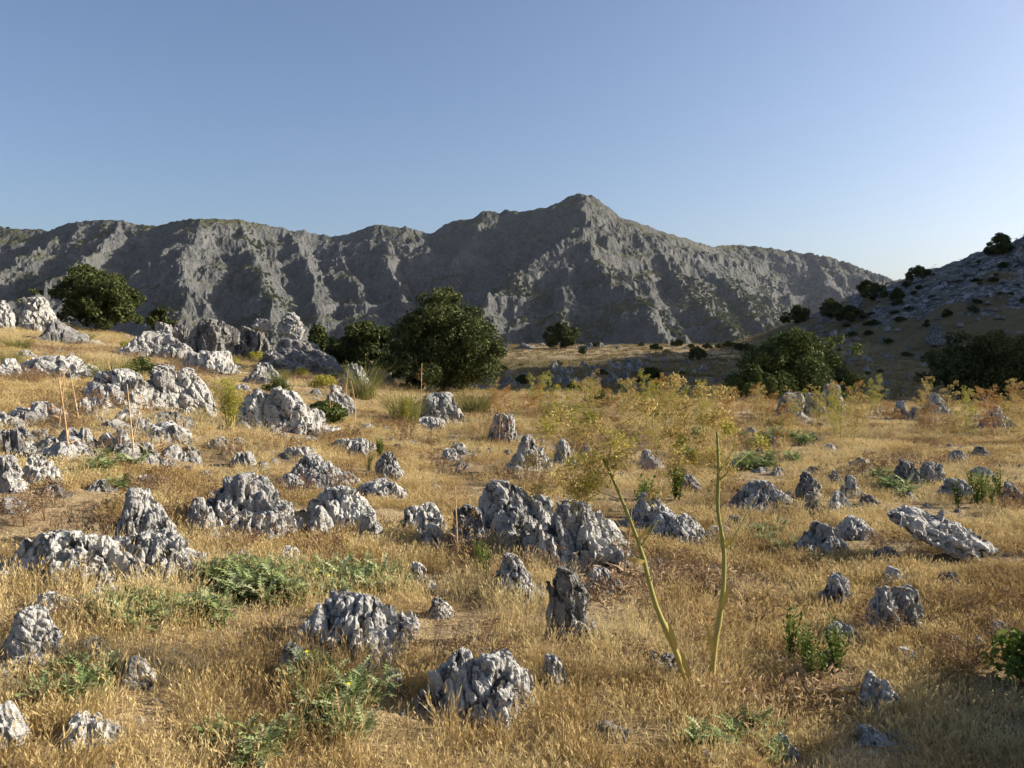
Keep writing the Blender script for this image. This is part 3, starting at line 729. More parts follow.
# the tilted slab
def slab():
    X, Y, g = unproj(950, 566); Yc = Y + 0.22
    L = 125/FPX*Yc
    me = rock_mesh(404, L, L*.52, L*.24, 6, 'pit', prof=None, full=True, mat=M_PALE, rough=.75, name='limestone_slab')
    o = obj('limestone_slab', me, (at_depth(943, 545, Yc)), 0, label='big tilted slab with one raised end and a shadowed gap beneath', cat='slab', group=ROCKGRP)
    o.location.z = at_depth(943, 537, Yc)[2]
    o.rotation_euler = (R(12), R(24), R(-9))
    FOOT.append((o.location.x, o.location.y, L*.45, L*.2))
slab()

# loose stones: copies of a few shapes
STONES = [rock_mesh(900+i, 1.0, .8, .5, 4, ['pit', 'smooth', 'block', 'pit', 'smooth', 'pit', 'flute', 'block'][i], mat=[M_ROCK, M_PALE, M_ROCK, M_PALE, M_ROCK, M_DARK, M_ROCK, M_PALE][i], name='stone') for i in range(8)]
for i, me in enumerate(STONES): me.name = 'stone'
def stone_at(px, py, size, label, group, rg):
    X, Y, g = unproj(px, py)
    for fx, fy, a, b in FOOT:
        if ((X-fx)/a)**2 + ((Y-fy)/b)**2 < 1.0: return
    obj('loose_stone', rg.choice(STONES), (X, Y, g - size*.06), rg.uniform(0, 6.28), label=label, cat='stone', group=group, scale=(size*rg.uniform(.8, 1.3), size*rg.uniform(.8, 1.2), size*rg.uniform(.6, 1.1)))
    FOOT.append((X, Y, size*.4, size*.35))
def scatter(x0, y0, x1, y1, n, s0, s1, label, group, seed):
    rg = random.Random(seed)
    for i in range(n):
        px, py = rg.uniform(x0, x1), rg.uniform(y0, y1)
        if px < -30 or px > 1060: continue
        stone_at(px, py, rg.uniform(s0, s1)*rg.uniform(.5, 1), label, group, rg)
scatter(0, 412, 175, 468, 60, .25, .7, 'low grey stone in the stony patch around the dry fennel stalks', 'stones of the patch around the dry stalks', 1)
scatter(180, 425, 480, 470, 26, .15, .45, 'small stone in the golden grass below the pale flat outcrop', 'stones in the golden grass below the outcrops', 2)
scatter(10, 335, 330, 400, 40, .3, .8, 'grey stone among the outcrops of the upper slope', 'stones among the upper outcrops', 3)
scatter(560, 420, 1020, 480, 34, .15, .5, 'small stone in the grass below the fennel rim', 'stones below the fennel rim', 4)
scatter(600, 480, 1010, 600, 34, .07, .26, 'small stone in the grass around the tilted slab', 'stones around the tilted slab', 5)
scatter(120, 470, 640, 560, 22, .08, .25, 'small stone in the grass between the large boulders', 'stones between the large boulders', 8)

scatter(0, 400, 330, 520, 70, .10, .34, 'stone strewn over the slope below the upper outcrops', 'stones strewn over the slope', 10)
scatter(330, 430, 760, 560, 50, .06, .22, 'stone strewn in the grass around the central crag', 'stones strewn around the central crag', 11)
# valley and hillside rocks
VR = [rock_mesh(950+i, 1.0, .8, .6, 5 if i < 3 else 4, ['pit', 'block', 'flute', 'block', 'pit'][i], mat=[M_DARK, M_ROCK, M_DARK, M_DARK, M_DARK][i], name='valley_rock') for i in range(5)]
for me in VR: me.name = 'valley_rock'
def vrock(px, py, wpx, label, group, rg, hs=(.7, 1.2)):
    X, Y, g = unproj(px, py)
    if Y < 30: return
    W = wpx/FPX*Y
    obj('karst_rock', rg.choice(VR), (X, Y, g - .05*W), rg.uniform(0, 6.28), label=label, cat='rock', group=group, scale=(W, W*rg.uniform(.8, 1.1), W*rg.uniform(*hs)))
rg = random.Random(5)
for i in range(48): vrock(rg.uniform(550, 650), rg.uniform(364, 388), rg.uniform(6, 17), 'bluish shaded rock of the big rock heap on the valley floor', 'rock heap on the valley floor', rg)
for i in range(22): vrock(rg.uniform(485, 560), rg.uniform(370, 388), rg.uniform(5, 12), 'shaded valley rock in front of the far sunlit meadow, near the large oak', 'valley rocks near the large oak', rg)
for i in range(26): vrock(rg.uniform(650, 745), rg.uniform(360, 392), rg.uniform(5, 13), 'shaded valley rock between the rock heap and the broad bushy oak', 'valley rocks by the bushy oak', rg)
for i in range(26): vrock(rg.gauss(560, 45), rg.uniform(344, 349), rg.uniform(5, 15), 'white sunlit rock in the line along the far meadow edge', 'white rocks along the far meadow edge', rg, (.4, .8))
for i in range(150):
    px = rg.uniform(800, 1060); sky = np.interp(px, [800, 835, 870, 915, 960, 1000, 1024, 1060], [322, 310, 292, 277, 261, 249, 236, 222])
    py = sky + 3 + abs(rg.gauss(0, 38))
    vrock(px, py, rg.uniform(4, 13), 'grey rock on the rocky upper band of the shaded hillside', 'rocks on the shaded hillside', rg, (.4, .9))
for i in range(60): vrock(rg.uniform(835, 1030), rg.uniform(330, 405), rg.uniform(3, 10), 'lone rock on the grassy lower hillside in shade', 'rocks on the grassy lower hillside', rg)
def big_vrock(px, py, wpx, hs, lab):
    X, Y, g = unproj(px, py); W = wpx/FPX*Y
    obj('karst_rock', VR[0], (X, Y, g), 1.0, label=lab, cat='rock', group='rocks on the shaded hillside', scale=(W, W, W*hs))
big_vrock(938, 342, 28, 1.1, 'large rounded rock standing alone on the grassy hillside')

# ------------------------------------------------------------------ trees and shrubs
def leaves(mb, rg, centres, radii, n, size, drop=-0.2, seed=0, tlo=0.0, thi=1.0, shell=0.42, asp=0.55):
    w = radii.prod(1)**(2/3); w /= w.sum()
    idx = rg.choice(len(centres), n, p=w)
    d = unit(rg.normal(size=(n, 3))); r = rg.random(n)**shell
    p = centres[idx] + d*radii[idx]*r[:, None]
    sc = max(radii.mean(), .1)
    keep = perlin(p[:, 0]/sc*1.9, p[:, 1]/sc*1.9, p[:, 2]/sc*1.9, seed+3) > drop
    p, d, idx = p[keep], d[keep], idx[keep]; n = len(p)
    nrm = unit(d*0.5 + rg.normal(size=(n, 3))*0.7)
    a = unit(np.cross(nrm, rg.normal(size=(n, 3)))); b = np.cross(nrm, a)
    s = size*rg.uniform(.6, 1.4, n)[:, None]
    V = np.stack([p - a*s, p - b*s*asp + nrm*s*.15, p + a*s, p + b*s*asp + nrm*s*.15], 1).reshape(-1, 3)
    k = np.arange(n)*4
    F = np.stack([k, k+1, k+2, k+3], 1)
    lobe_t = rg.uniform(-.15, .15, len(centres))[idx]
    t = np.clip(tlo + (thi-tlo)*(rg.random(n)*.75 + .12) + lobe_t, 0, 1)
    mb.add(V, F, np.repeat(t, 4))

def crown_lobes(rg, W, Dp, H, base, n, lobe=(.07, .19), flat=.85):
    """lobes over a dome that is widest in its lower third, plus a filled core"""
    c, r = [], []
    off = rg.uniform(-9, 9)
    for i in range(n):
        h = ((i + rg.random())/n)**.9
        prof = .74 + .26*math.sin(math.pi*h/.72) if h < .36 else max(0, 1-((h-.36)/.66)**2)**.72
        an = i*2.399 + rg.normal()*.35
        rr = rg.uniform(*lobe)*W*(1 if h < .8 else .8)
        q = (.35 if i % 4 == 0 else rg.uniform(.72, 1.14)) * (1 + .15*math.sin(2*an+off) + .10*math.sin(3*an+off*2.3+4*h))
        rad = max(0, W/2*prof - rr*.75)*q
        z = base + rr*flat*.6 + h*(H - rr*flat*1.45)
        c.append([math.cos(an)*rad, math.sin(an)*rad*Dp/W, z]); r.append([rr, rr, rr*flat])
    return np.array(c), np.array(r)

def make_tree(seed, W, H, label, cat='tree', name='holm_oak', trunk=.22, n_leaf=26000, leaf=.085, base_frac=.12, lobes=26, mat=None, drop=-.06, bark=True, group=None, extra=None):
    rg = np.random.default_rng(seed)
    root = obj(name, None, label=label, cat=cat, group=group)
    base = H*base_frac
    c, r = crown_lobes(rg, W, W*.9, H-base, base, int(lobes*1.7))
    if extra is not None:                       # sub-crowns given as (x, z, radius) in crown units
        c, r = [], []
        c0, r0 = crown_lobes(rg, W*.84, W*.76, (H-base)*.84, base, int(lobes*1.1))
        for ex, ez, er in extra:
            for q in range(9):
                d = unit(rg.normal(size=3)); lr = er*rg.uniform(.32, .56); qq = rg.uniform(.5, 1.0) if q else 0
                if q == 0: lr = er*.6
                c.append([ex + d[0]*(er-lr)*qq*1.1, rg.normal()*.18*W + d[1]*(er-lr)*qq*1.3, max(ez + d[2]*(er-lr)*qq, lr*.7)]); r.append([lr, lr, lr*.85])
        c, r = np.concatenate([np.array(c), c0]), np.concatenate([np.array(r), r0])
    mb = MB(); leaves(mb, rg, c, r, int(n_leaf*1.6), leaf*.78, drop, seed)
    obj('crown', mb.mesh('crown', mat or M_OAK, False), parent=root)
    t = MB(); tr = H*.045 + .03
    hub = np.array([rg.normal()*.1*W*.3, rg.normal()*.1, base + (H-base)*.25])
    t.tube([[0, 0, -.35], [0, 0, 0], hub*[.4, .4, .55], hub], [tr*1.6, tr*1.25, tr, tr*.8], 9)
    order = np.argsort(-r[:, 0])[:12]
    for q in order:
        mid = (hub + c[q])/2 + rg.normal(size=3)*.06*W*[1, 1, .4]
        t.tube([hub*[.9, .9, .9], mid, c[q]], [tr*.5, tr*.32, tr*.1], 6)
        for z in range(2):
            e = c[q] + unit(rg.normal(size=3))*r[q]*.8
            t.tube([mid*.4+c[q]*.6, e], [tr*.15, tr*.04], 4)
    obj('trunk', t.mesh('trunk', M_BARK), parent=root)
    return root

def put(root, px, base_py, Y=None, rz=0, s=1.0, dz=0):
    if Y is None: X, Y, g = unproj(px, base_py)
    else: X = (px-CX)/FPX*Y; g = gz(X, Y)
    root.location = (X, Y, g+dz); root.rotation_euler = (0, 0, rz); root.scale = (s, s, s)
    return X, Y
def tree_px(seed, x0, y0, x1, y1, Y, label, **kw):
    """a tree whose crown spans the given picture box at distance Y; it stands on the ground there"""
    X = ((x0+x1)/2-CX)/FPX*Y; g = gz(X, Y)
    W = (x1-x0)/FPX*Y; H = at_depth(512, y0, Y)[2] - g
    if 'parts' in kw:
        kw['extra'] = [(((p[0]-CX)/FPX*Y - X), at_depth(p[0], p[1], Y)[2] - g, p[2]/FPX*Y) for p in kw.pop('parts')]
    t = make_tree(seed, W*1.06, H*1.02, label, **kw); t.location = (X, Y, g)
    return t
tree_px(21, 50, 262, 150, 335, 41, 'round holm oak on the crest among pale boulders', n_leaf=34000, leaf=.10, group='holm oaks', lobes=30, parts=[(102, 286, 23), (72, 289, 17), (58, 293, 9), (126, 297, 20), (92, 308, 22), (118, 315, 18), (136, 318, 12), (84, 272, 12)])
tree_px(22, 140, 307, 182, 333, 43, 'low bush leaning out of the round oak on the crest', name='oak_bush', cat='bush', n_leaf=9000, leaf=.09, base_frac=.02, lobes=12, group='holm oaks')
tree_px(23, 378, 282, 514, 396, 27.5, 'large full holm oak in the centre of the picture', n_leaf=60000, leaf=.065, base_frac=.03, lobes=38, group='holm oaks', parts=[(438, 306, 24), (420, 322, 22), (462, 318, 20), (478, 340, 24), (497, 348, 15), (408, 345, 24), (395, 368, 20), (430, 362, 30), (466, 368, 24), (452, 296, 14), (488, 330, 12), (412, 385, 14)])
tree_px(24, 328, 312, 400, 392, 30, 'smaller dark holm oak merging with the large full oak', n_leaf=26000, leaf=.075, base_frac=.03, lobes=22, group='holm oaks', parts=[(364, 332, 18), (346, 348, 15), (384, 336, 16), (360, 362, 20), (385, 370, 18), (338, 360, 9)])
tree_px(25, 543, 322, 579, 346, 150, 'small lone oak on the far meadow edge below the peak', n_leaf=7000, leaf=.32, base_frac=.1, lobes=14, group='holm oaks')
tree_px(26, 724, 319, 862, 412, 42, 'broad bushy oak below the rim in the shaded valley', n_leaf=46000, leaf=.10, base_frac=.02, lobes=34, group='holm oaks', mat=M_BUSH, parts=[(790, 344, 25), (762, 362, 24), (826, 360, 24), (795, 374, 32), (846, 378, 15), (740, 384, 15), (812, 340, 15), (772, 348, 16), (838, 395, 16), (765, 395, 20)])
tree_px(27, 728, 364, 778, 412, 36, 'small bush in front of the broad bushy oak', name='oak_bush', cat='bush', n_leaf=14000, leaf=.075, base_frac=.02, lobes=16, group='holm oaks', mat=M_BUSH)
tree_px(28, 926, 324, 1066, 414, 46, 'broad dark oak at the picture edge below the hillside', n_leaf=50000, leaf=.11, base_frac=.14, lobes=34, group='holm oaks', parts=[(985, 356, 30), (955, 370, 22), (1018, 348, 24), (1042, 366, 28), (970, 342, 16), (940, 380, 13), (1005, 382, 26), (1055, 345, 16)])
# hillside and valley trees: each its own crown from three shapes
HT = [make_tree(60+i, 5.0, 3.6, 'dark oak', name='holm_oak', n_leaf=6500, leaf=.20, base_frac=.05, lobes=10+2*i) for i in range(3)]
_used = [False]*3
def hill_tree(px, py, wpx, label, k, cat='tree', name=None, group='oaks on the hillside', sy=1.0):
    if not _used[k]: t = HT[k]; _used[k] = True
    else: t = copy_tree(HT[k])
    if name: t.name = name
    X, Y, g = unproj(px, py)
    s = wpx/FPX*Y/5.0
    t.location = (X, Y, g-.05); t.rotation_euler = (0, 0, px*.37); t.scale = (s, s, s*sy)
    tag(t, label, cat, group)
hill_tree(999, 255, 31, 'highest dark oak on the hillside skyline', 0)
hill_tree(918, 281, 22, 'dark round oak on the hillside skyline below the highest one', 1)
hill_tree(867, 293, 19, 'small light oak on the hillside skyline where it meets the mountain', 2)
hill_tree(797, 324, 30, 'black oak low on the end of the hillside', 0, sy=.9)
hill_tree(830, 318, 28, 'wide dark oak next to the black oak at the end of the hillside', 1)
hill_tree(752, 337, 20, 'small dark oak on the valley edge above the broad bushy oak', 2, sy=1.2)
hill_tree(697, 360, 18, 'small dark bush on the shaded valley floor above the rock heap', 1, 'bush', 'oak_bush', sy=1.1)
hill_tree(897, 300, 18, 'dark bush on the rocky band below the round skyline oak', 0, 'bush', 'oak_bush')
hill_tree(652, 386, 40, 'dark low bush among the shaded valley rocks', 2, 'bush', 'oak_bush', sy=.7)
hill_tree(583, 354, 11, 'tiny dark bush in the sunlit far meadow', 0, 'bush', 'oak_bush')
hill_tree(598, 347, 14, 'flat little bush beside the lone far oak', 1, 'bush', 'oak_bush', sy=.6)
hill_tree(522, 384, 18, 'dark bush by the valley rocks beside the large oak', 2, 'bush', 'oak_bush', sy=.8)
hill_tree(875, 300, 24, 'dark bush on the lower skyline of the hillside', 1, 'bush', 'oak_bush')
hill_tree(850, 322, 30, 'dark bush at the foot of the rocky band', 2, 'bush', 'oak_bush', sy=.8)
rg = random.Random(12)
for i in range(58):
    px = rg.uniform(815, 1050); sky = np.interp(px, [800, 835, 870, 915, 960, 1000, 1024, 1060], [322, 310, 292, 277, 261, 249, 236, 222])
    hill_tree(px, sky + 6 + rg.random()**1.4*85, rg.uniform(4, 14), 'low dark shrub among the rocks of the shaded hillside', i % 3, 'shrub', 'hillside_shrub', 'shrubs on the shaded hillside', rg.uniform(.4, .8))
for i in range(16):
    hill_tree(rg.uniform(640, 765), rg.uniform(345, 353), rg.uniform(7, 16), 'low shrub along the far edge of the valley', i % 3, 'shrub', 'valley_shrub', 'shrubs along the valley edge', rg.uniform(.5, .8))
for i in range(12):
    hill_tree(rg.uniform(500, 740), rg.uniform(364, 390), rg.uniform(6, 15), 'low dark shrub between the shaded valley rocks', i % 3, 'shrub', 'valley_shrub', 'shrubs between the valley rocks', rg.uniform(.5, .8))

def tuft(rg, nb, H, rad, w, lean, seed_p=.5, seg=4):
    mb = MB()
    for i in range(nb):
        a = rg.uniform(0, 6.28); r = rad*math.sqrt(rg.random()); o = np.array([math.cos(a)*r, math.sin(a)*r, -.02])
        h = H*rg.uniform(.45, 1.1); a2 = a + rg.normal()*.8; L = lean*rg.uniform(.2, 1.2)
        d = np.array([math.cos(a2), math.sin(a2), 0])
        t = np.linspace(0, 1, seg)[:, None]
        P = o + np.array([0, 0, h])*t*(1-.18*L*t) + d*h*L*t**1.8
        fa = rg.uniform(0, 6.28); nr = np.array([math.cos(fa), math.sin(fa), .2])
        tint = float(np.clip(rg.normal(.5, .22), 0, 1))
        s = unit(np.cross(P[1]-P[0], nr)); wd = w*np.linspace(1, .3, seg)[:, None]
        V = np.concatenate([P-s*wd/2, P+s*wd/2])
        mb.add(V, [[k, k+1, seg+k+1, seg+k] for k in range(seg-1)], tint)
        if rg.random() < seed_p:
            e = P[-1]; dd = unit(P[-1]-P[-2])
            for q in range(3):
                c = e - dd*.012*q*rg.uniform(.8, 1.8) + rg.normal(size=3)*.004; ss = unit(rg.normal(size=3))
                mb.add([c-dd*.011, c+ss*w*1.1, c+dd*.013, c-ss*w*1.1], [[0, 1, 2, 3]], min(1, tint+.2))
    return np.concatenate(mb.V), np.concatenate(mb.F), np.concatenate(mb.T)

def shrub(seed, W, H, name, label, mat, n, leaf, cat='shrub', group=None, lobes=12, drop=-.3):
    rg = np.random.default_rng(seed)
    c, r = crown_lobes(rg, W, W*.9, H, 0.0, lobes, (.2, .32), H/W)
    c[:, 2] = np.maximum(c[:, 2], r[:, 2]*.6)
    root = obj(name, None, label=label, cat=cat, group=group)
    mb = MB()
    if mat == M_BROOM:                          # a sheaf of long thin wands
        V, F, T = tuft(rg, 420, H*1.05, W*.36, .010*max(W, .5), .75, .25, 5); mb.add(V, F, T)
    else: leaves(mb, rg, c, r, n, leaf, drop, seed)
    obj('foliage', mb.mesh('foliage', mat, False), parent=root)
    t = MB()
    for q in range(min(8, lobes)): t.tube([[0, 0, -.05], c[q]*[.5, .5, .6], c[q]], [.02*W+.004, .012*W, .003], 5)
    obj('stem', t.mesh('stem', M_BARK), parent=root)
    return root
def shrub_px(seed, x0, y0, x1, y1, name, label, mat, n, leaf, **kw):
    X, Y, g = unproj((x0+x1)/2, y1-2); W = (x1-x0)/FPX*Y; Yc = Y + W*.3
    X = ((x0+x1)/2-CX)/FPX*Yc; g = gz(X, Yc)
    H = at_depth(512, y0, Yc)[2]-g
    s = shrub(seed, W, max(H, W*.3), name, label, mat, n, leaf, **kw); s.location = (X, Yc, g)
    return s
shrub_px(31, 299, 401, 353, 427, 'low_shrub', 'low dark green cushion shrub in front of the grey boulders', M_BUSH, 9000, .035)
shrub_px(32, 303, 324, 334, 349, 'low_shrub', 'round dark shrub beside the end of the karst group', M_OAK, 6000, .07)
shrub_px(33, 384, 385, 424, 426, 'broom_bush', 'pale yellow-green broom bush in front of the large oak', M_BROOM, 9000, .03)
shrub_px(34, 345, 362, 380, 402, 'broom_bush', 'rusty and green broom bush under the smaller oak', M_BROOM, 8000, .035)
shrub_px(35, 455, 390, 496, 415, 'broom_bush', 'green and straw coloured tuft at the sunny foot of the large oak', M_BROOM, 8000, .04)
shrub_px(36, 0, 345, 22, 372, 'broom_bush', 'pale broom tuft at the picture edge on the upper slope', M_BROOM, 4000, .04)
rg = random.Random(91)
BB = [shrub(700+i, .8, .5, 'broom_tuft', None, [M_BROOM, M_FEATHER, M_BUSH][i], 1500, .028, lobes=7) for i in range(3)]
for i in range(22):
    px, py = (rg.uniform(-10, 340), rg.uniform(338, 398)) if i < 15 else (rg.uniform(480, 800), rg.uniform(405, 430))
    X, Y, g = unproj(px, py); k = i % 3
    t = BB[k] if i < 3 else copy_tree(BB[k]); sc_ = rg.uniform(.5, 1.2); t.location = (X, Y, g); t.rotation_euler = (0, 0, i); t.scale = (sc_, sc_, sc_*rg.uniform(.6, 1.1))
    nm = ['pale broom tuft', 'yellow-green feathery tuft', 'dark green tuft'][k]
    w_ = 'among the outcrops of the upper slope' if i < 15 else 'in the grass under the fennel rim'
    tag(t, nm + ' ' + w_, 'tuft', nm + 's ' + w_)
s = shrub(38, .46, .30, 'leafy_bush', 'bright green leafy bush at the lower picture edge', M_HERB, 2200, .02, drop=-.05); s.location = (2.63, 3.95, gz(2.63, 3.95))
s = shrub(39, 1.35, .85, 'leafy_bush', 'tall dark leafy bush, unseen, added to shade the picture corner', M_BUSH, 11000, .03, drop=-.35); s.location = (3.15, 3.35, gz(3.15, 3.35))  # added out of view so that its shadow darkens the near corner
FOOT += [(3.15, 3.35, .5, .5), (2.6, 3.95, .25, .25)]

# ------------------------------------------------------------------ giant fennel
def umbel(mb, rg, c, d, rad, n=26, bit=.012, tint=(.2, 1), ribs=True):
    d = unit(np.asarray(d, float))
    dirs = unit(rg.normal(size=(n, 3)) * .75 + d*.75)
    ends = c + dirs*rad*rg.uniform(.7, 1.05, (n, 1))
    for e in ends:
        if ribs:
            s = unit(np.cross(e-c, rg.normal(size=3)))*.0009*max(1, bit/.012)
            mb.add([c-s, c+s, e+s, e-s], [[0, 1, 2, 3]], rg.uniform(*tint)*.6)
    m = 5
    P = np.repeat(ends, m, 0) + rg.normal(size=(n*m, 3))*rad*.13
    a = unit(rg.normal(size=(n*m, 3))); b = unit(np.cross(a, rg.normal(size=(n*m, 3))))
    s = bit*rg.uniform(.4, 1.1, (n*m, 1))
    V = np.stack([P-a*s, P-b*s*.6, P+a*s, P+b*s*.6], 1).reshape(-1, 3); k = np.arange(n*m)*4
    mb.add(V, np.stack([k, k+1, k+2, k+3], 1), np.repeat(rg.uniform(tint[0], tint[1], n*m), 4))

def ribbon(mb, pts, w, tint, nrm=None):
    pts = np.asarray(pts, float); w = np.broadcast_to(np.asarray(w, float), (len(pts),))
    t = unit(np.gradient(pts, axis=0)); s = unit(np.cross(t, nrm if nrm is not None else [0.1, .2, 1.0]))
    V = np.concatenate([pts - s*w[:, None]/2, pts + s*w[:, None]/2]); n = len(pts)
    mb.add(V, [[i, i+1, n+i+1, n+i] for i in range(n-1)], tint)

def bez(pts, n=12):
    pts = np.asarray(pts, float); t = np.linspace(0, len(pts)-1, n); out = np.stack([np.interp(t, range(len(pts)), pts[:, k]) for k in range(3)], 1)
    for _ in range(2): out[1:-1] = (out[:-2] + 2*out[1:-1] + out[2:])/4
    return out

def near_fennel(name, label, Y, main, r0, r1, branches, heads, nodes, seed):
    rg = np.random.default_rng(seed)
    X, Yb, g = unproj(main[0][0], main[0][1]); Y = Yb
    pts = [at_depth(p[0], p[1], Y + (p[2] if len(p) > 2 else 0)) for p in main]
    pts[0][2] = g - .03
    base = pts[0].copy(); root = obj(name, None, tuple(base), label=label, cat='fennel plant', group='giant fennel plants')
    pts = [p-base for p in pts]
    mb = MB(); P = bez(pts, 22); nd_ = np.ones(len(P)); nd_[[5, 11, 16]] = 1.28; mb.tube(P, np.linspace(r0, r1, len(P))*nd_, 10, np.linspace(.85, .25, len(P)).repeat(10).tolist() + [.25])
    obj('stalk', mb.mesh('stalk', M_STALK), parent=root)
    for b, rad in branches:
        q = [at_depth(p[0], p[1], Y + (p[2] if len(p) > 2 else 0)) - base for p in b]
        m2 = MB(); Q = bez(q, 9); m2.tube(Q, np.linspace(rad, rad*.35, len(Q)), 6, .55); obj('branch', m2.mesh('branch', M_STALK), parent=root)
    # sheath: the papery bract wrapped at each node
    for (px, py, dx, dy, ln) in nodes:
        c = at_depth(px, py, Y-.01) - base; e = at_depth(px+dx, py+dy, Y-.05) - base
        m3 = MB(); mid = (c+e)/2 + np.array([0, -.02, .0])
        ribbon(m3, [c, c*.6+mid*.4, mid, e], [.012, ln*.5, ln*.4, .002], .95, [0, 1, .15]); ribbon(m3, [c+[0, .012, 0], mid+[0, .02, 0], e], [.012, ln*.55, .002], .8, [0, 1, .15])
        obj('leaf_sheath', m3.mesh('leaf_sheath', M_STALK), parent=root)
    for (px, py, dz, rad, n, mat, k) in heads:
        mu = MB(); c = at_depth(px, py, Y+dz) - base
        k = min(k, key=lambda q: (q[0]-px)**2 + (q[1]-py-9)**2); att = at_depth(k[0], k[1], Y) - base
        mu.tube(bez([att, (att+c)/2 + [0, 0, .01], c], 5), [.0018, .0016, .0014, .0012, .001], 4, .4)
        umbel(mu, rg, c, unit(c-att)*.6+[0, 0, .6], rad, n, .0082, (.15, 1))
        obj('umbel', mu.mesh('umbel', mat, False), parent=root)
rgh = random.Random(3)
heads1 = [(600+rgh.gauss(-6, 25), 462+rgh.gauss(-4, 24), rgh.gauss(0, .08), rgh.uniform(.055, .085), 40, M_FEATHER if i % 3 == 0 else M_UMBEL, [(605, 462), (612, 480), (588, 472), (566, 462), (600, 492), (575, 480), (612, 440), (616, 428)]) for i in range(26)]
near_fennel('giant_fennel', 'tall giant fennel leaning on a thick yellow-green stalk', 4, [(690, 690), (676, 650), (655, 606), (644, 560), (636, 535), (618, 490), (603, 458, .05)], .0165, .0055,
            [([(640, 548), (652, 530), (658, 520)], .006), ([(645, 564), (625, 545), (606, 530), (588, 515, .1)], .003), ([(610, 474), (588, 472), (566, 462)], .004), ([(622, 500), (600, 492), (570, 478)], .0035), ([(608, 466), (612, 440), (616, 428)], .004)],
            heads1, [(645, 562, -20, -4, .05), (676, 650, -8, -30, .05), (690, 680, -10, -32, .055), (638, 540, 14, -16, .03)], 1)
heads2 = [(703+rgh.gauss(0, 24), 448+rgh.gauss(-4, 25), rgh.gauss(0, .09), rgh.uniform(.045, .075), 36, M_UMBEL if i % 5 else M_FEATHER, [(717, 462), (718, 478), (728, 472), (736, 464), (705, 455), (690, 440), (734, 450), (736, 430), (717, 432), (704, 500), (690, 490)]) for i in range(24)]
near_fennel('giant_fennel', 'upright giant fennel with a broad golden flower head', 4, [(711, 684), (715, 640), (723, 600), (725, 548), (717, 512), (719, 470), (717, 432, .03)], .0155, .0055,
            [([(726, 548), (742, 524), (756, 496, .05)], .004), ([(718, 482), (728, 472), (736, 464)], .005), ([(716, 512), (704, 500), (690, 490)], .003), ([(719, 470), (705, 455), (690, 440)], .004), ([(718, 474), (734, 450), (736, 430)], .004)],
            heads2, [(724, 548, 12, -14, .03), (722, 610, 8, -30, .04), (714, 655, -8, -32, .05)], 2)

def fennel(seed, H, name, dry, rust=False, heads=14, spread=.32):
    rg = np.random.default_rng(seed)
    root = obj(name, None, cat='fennel plant')
    top = np.array([rg.normal()*.12*H, rg.normal()*.12*H, H*.86]); mid = top*.5 + rg.normal(size=3)*.03*H
    st = MB(); P = bez([[0, 0, -.05], mid, top], 10); st.tube(P, np.linspace(.012, .005, 10), 6, rg.uniform(.3, 1))
    um = MB()
    for i in range(heads):
        f = rg.uniform(.45, 1.0) if dry else rg.uniform(.3, 1.0)**.8; a = P[min(9, int(f*9))]
        ang = rg.uniform(0, 6.28); q = spread*H*rg.uniform(.25, 1.0)*(1.15-.55*f)
        e = a + np.array([math.cos(ang)*q, math.sin(ang)*q, H*rg.uniform(.04, .22)])
        st.tube(bez([a, (a+e)/2 - [0, 0, .02], e], 5), [.004, .0035, .003, .0025, .002], 4, .6)
        if not dry:
            umbel(um, rg, e, [0, 0, 1], rg.uniform(.045, .095), 16, .014, (0, 1), True)
            if i % 2: umbel(um, rg, (a*.4+e*.6) + rg.normal(size=3)*.03, [rg.normal(), rg.normal(), .5], rg.uniform(.05, .10), 9, .010, (.1, .8), True)
        elif rg.random() < .7: umbel(um, rg, e, [0, 0, 1], rg.uniform(.04, .07), 9, .009, (0, .7), True)
    for i in range(3 if dry else 7):
        z = rg.uniform(.05, .45)*H; ang = rg.uniform(0, 6.28); d = np.array([math.cos(ang), math.sin(ang), .5]); b0 = P[min(9, int(z/H*10))]
        ribbon(st, [b0, b0+d*.08, b0+d*[.2, .2, .1]], [.03, .026, .003], rg.uniform(.5, 1))
        if not dry: umbel(um, rg, b0+d*.12, d, .13, 12, .012, (.1, .7), True)
    obj('stalk', st.mesh('stalk', M_DRYSTALK if dry or rust else M_STALK), parent=root)
    if um.n: obj('umbels', um.mesh('umbels', M_UMBEL_RUST if rust or dry else (M_UMBEL if seed % 3 else M_FEATHER), False), parent=root)
    return root
RIM = [fennel(200+i, 1.2, 'giant_fennel', False, rust=(i in (2, 5)), heads=13+i % 3) for i in range(7)]
_ru = [0]*7
rg = random.Random(44)
spots = []
for i in range(120):
    px = rg.uniform(492, 1040); py = 404 + 6*rg.random() + abs(rg.gauss(0, 1))*20 + (px-492)*.012
    spots.append((px, min(py, 470)))
for i, (px, py) in enumerate(spots):
    k = i % 7
    t = RIM[k] if not _ru[k] else copy_tree(RIM[k]); _ru[k] = 1
    X, Y, g = unproj(px, py); s = rg.uniform(.4, .9)
    t.location = (X, Y, g); t.rotation_euler = (rg.gauss(0, .09), rg.gauss(0, .12), rg.uniform(0, 6.28)); t.scale = (s, s, s)
    tag(t, 'rusty brown seeded giant fennel on the grassy rim before the valley' if k in (2, 5) else 'golden giant fennel on the grassy rim before the valley', 'fennel plant', 'rusty fennels on the rim' if k in (2, 5) else 'golden fennels on the rim')
DRY = [fennel(300+i, 1.1, 'dry_fennel', True, heads=4+i % 3, spread=.25) for i in range(4)]
_du = [0]*4
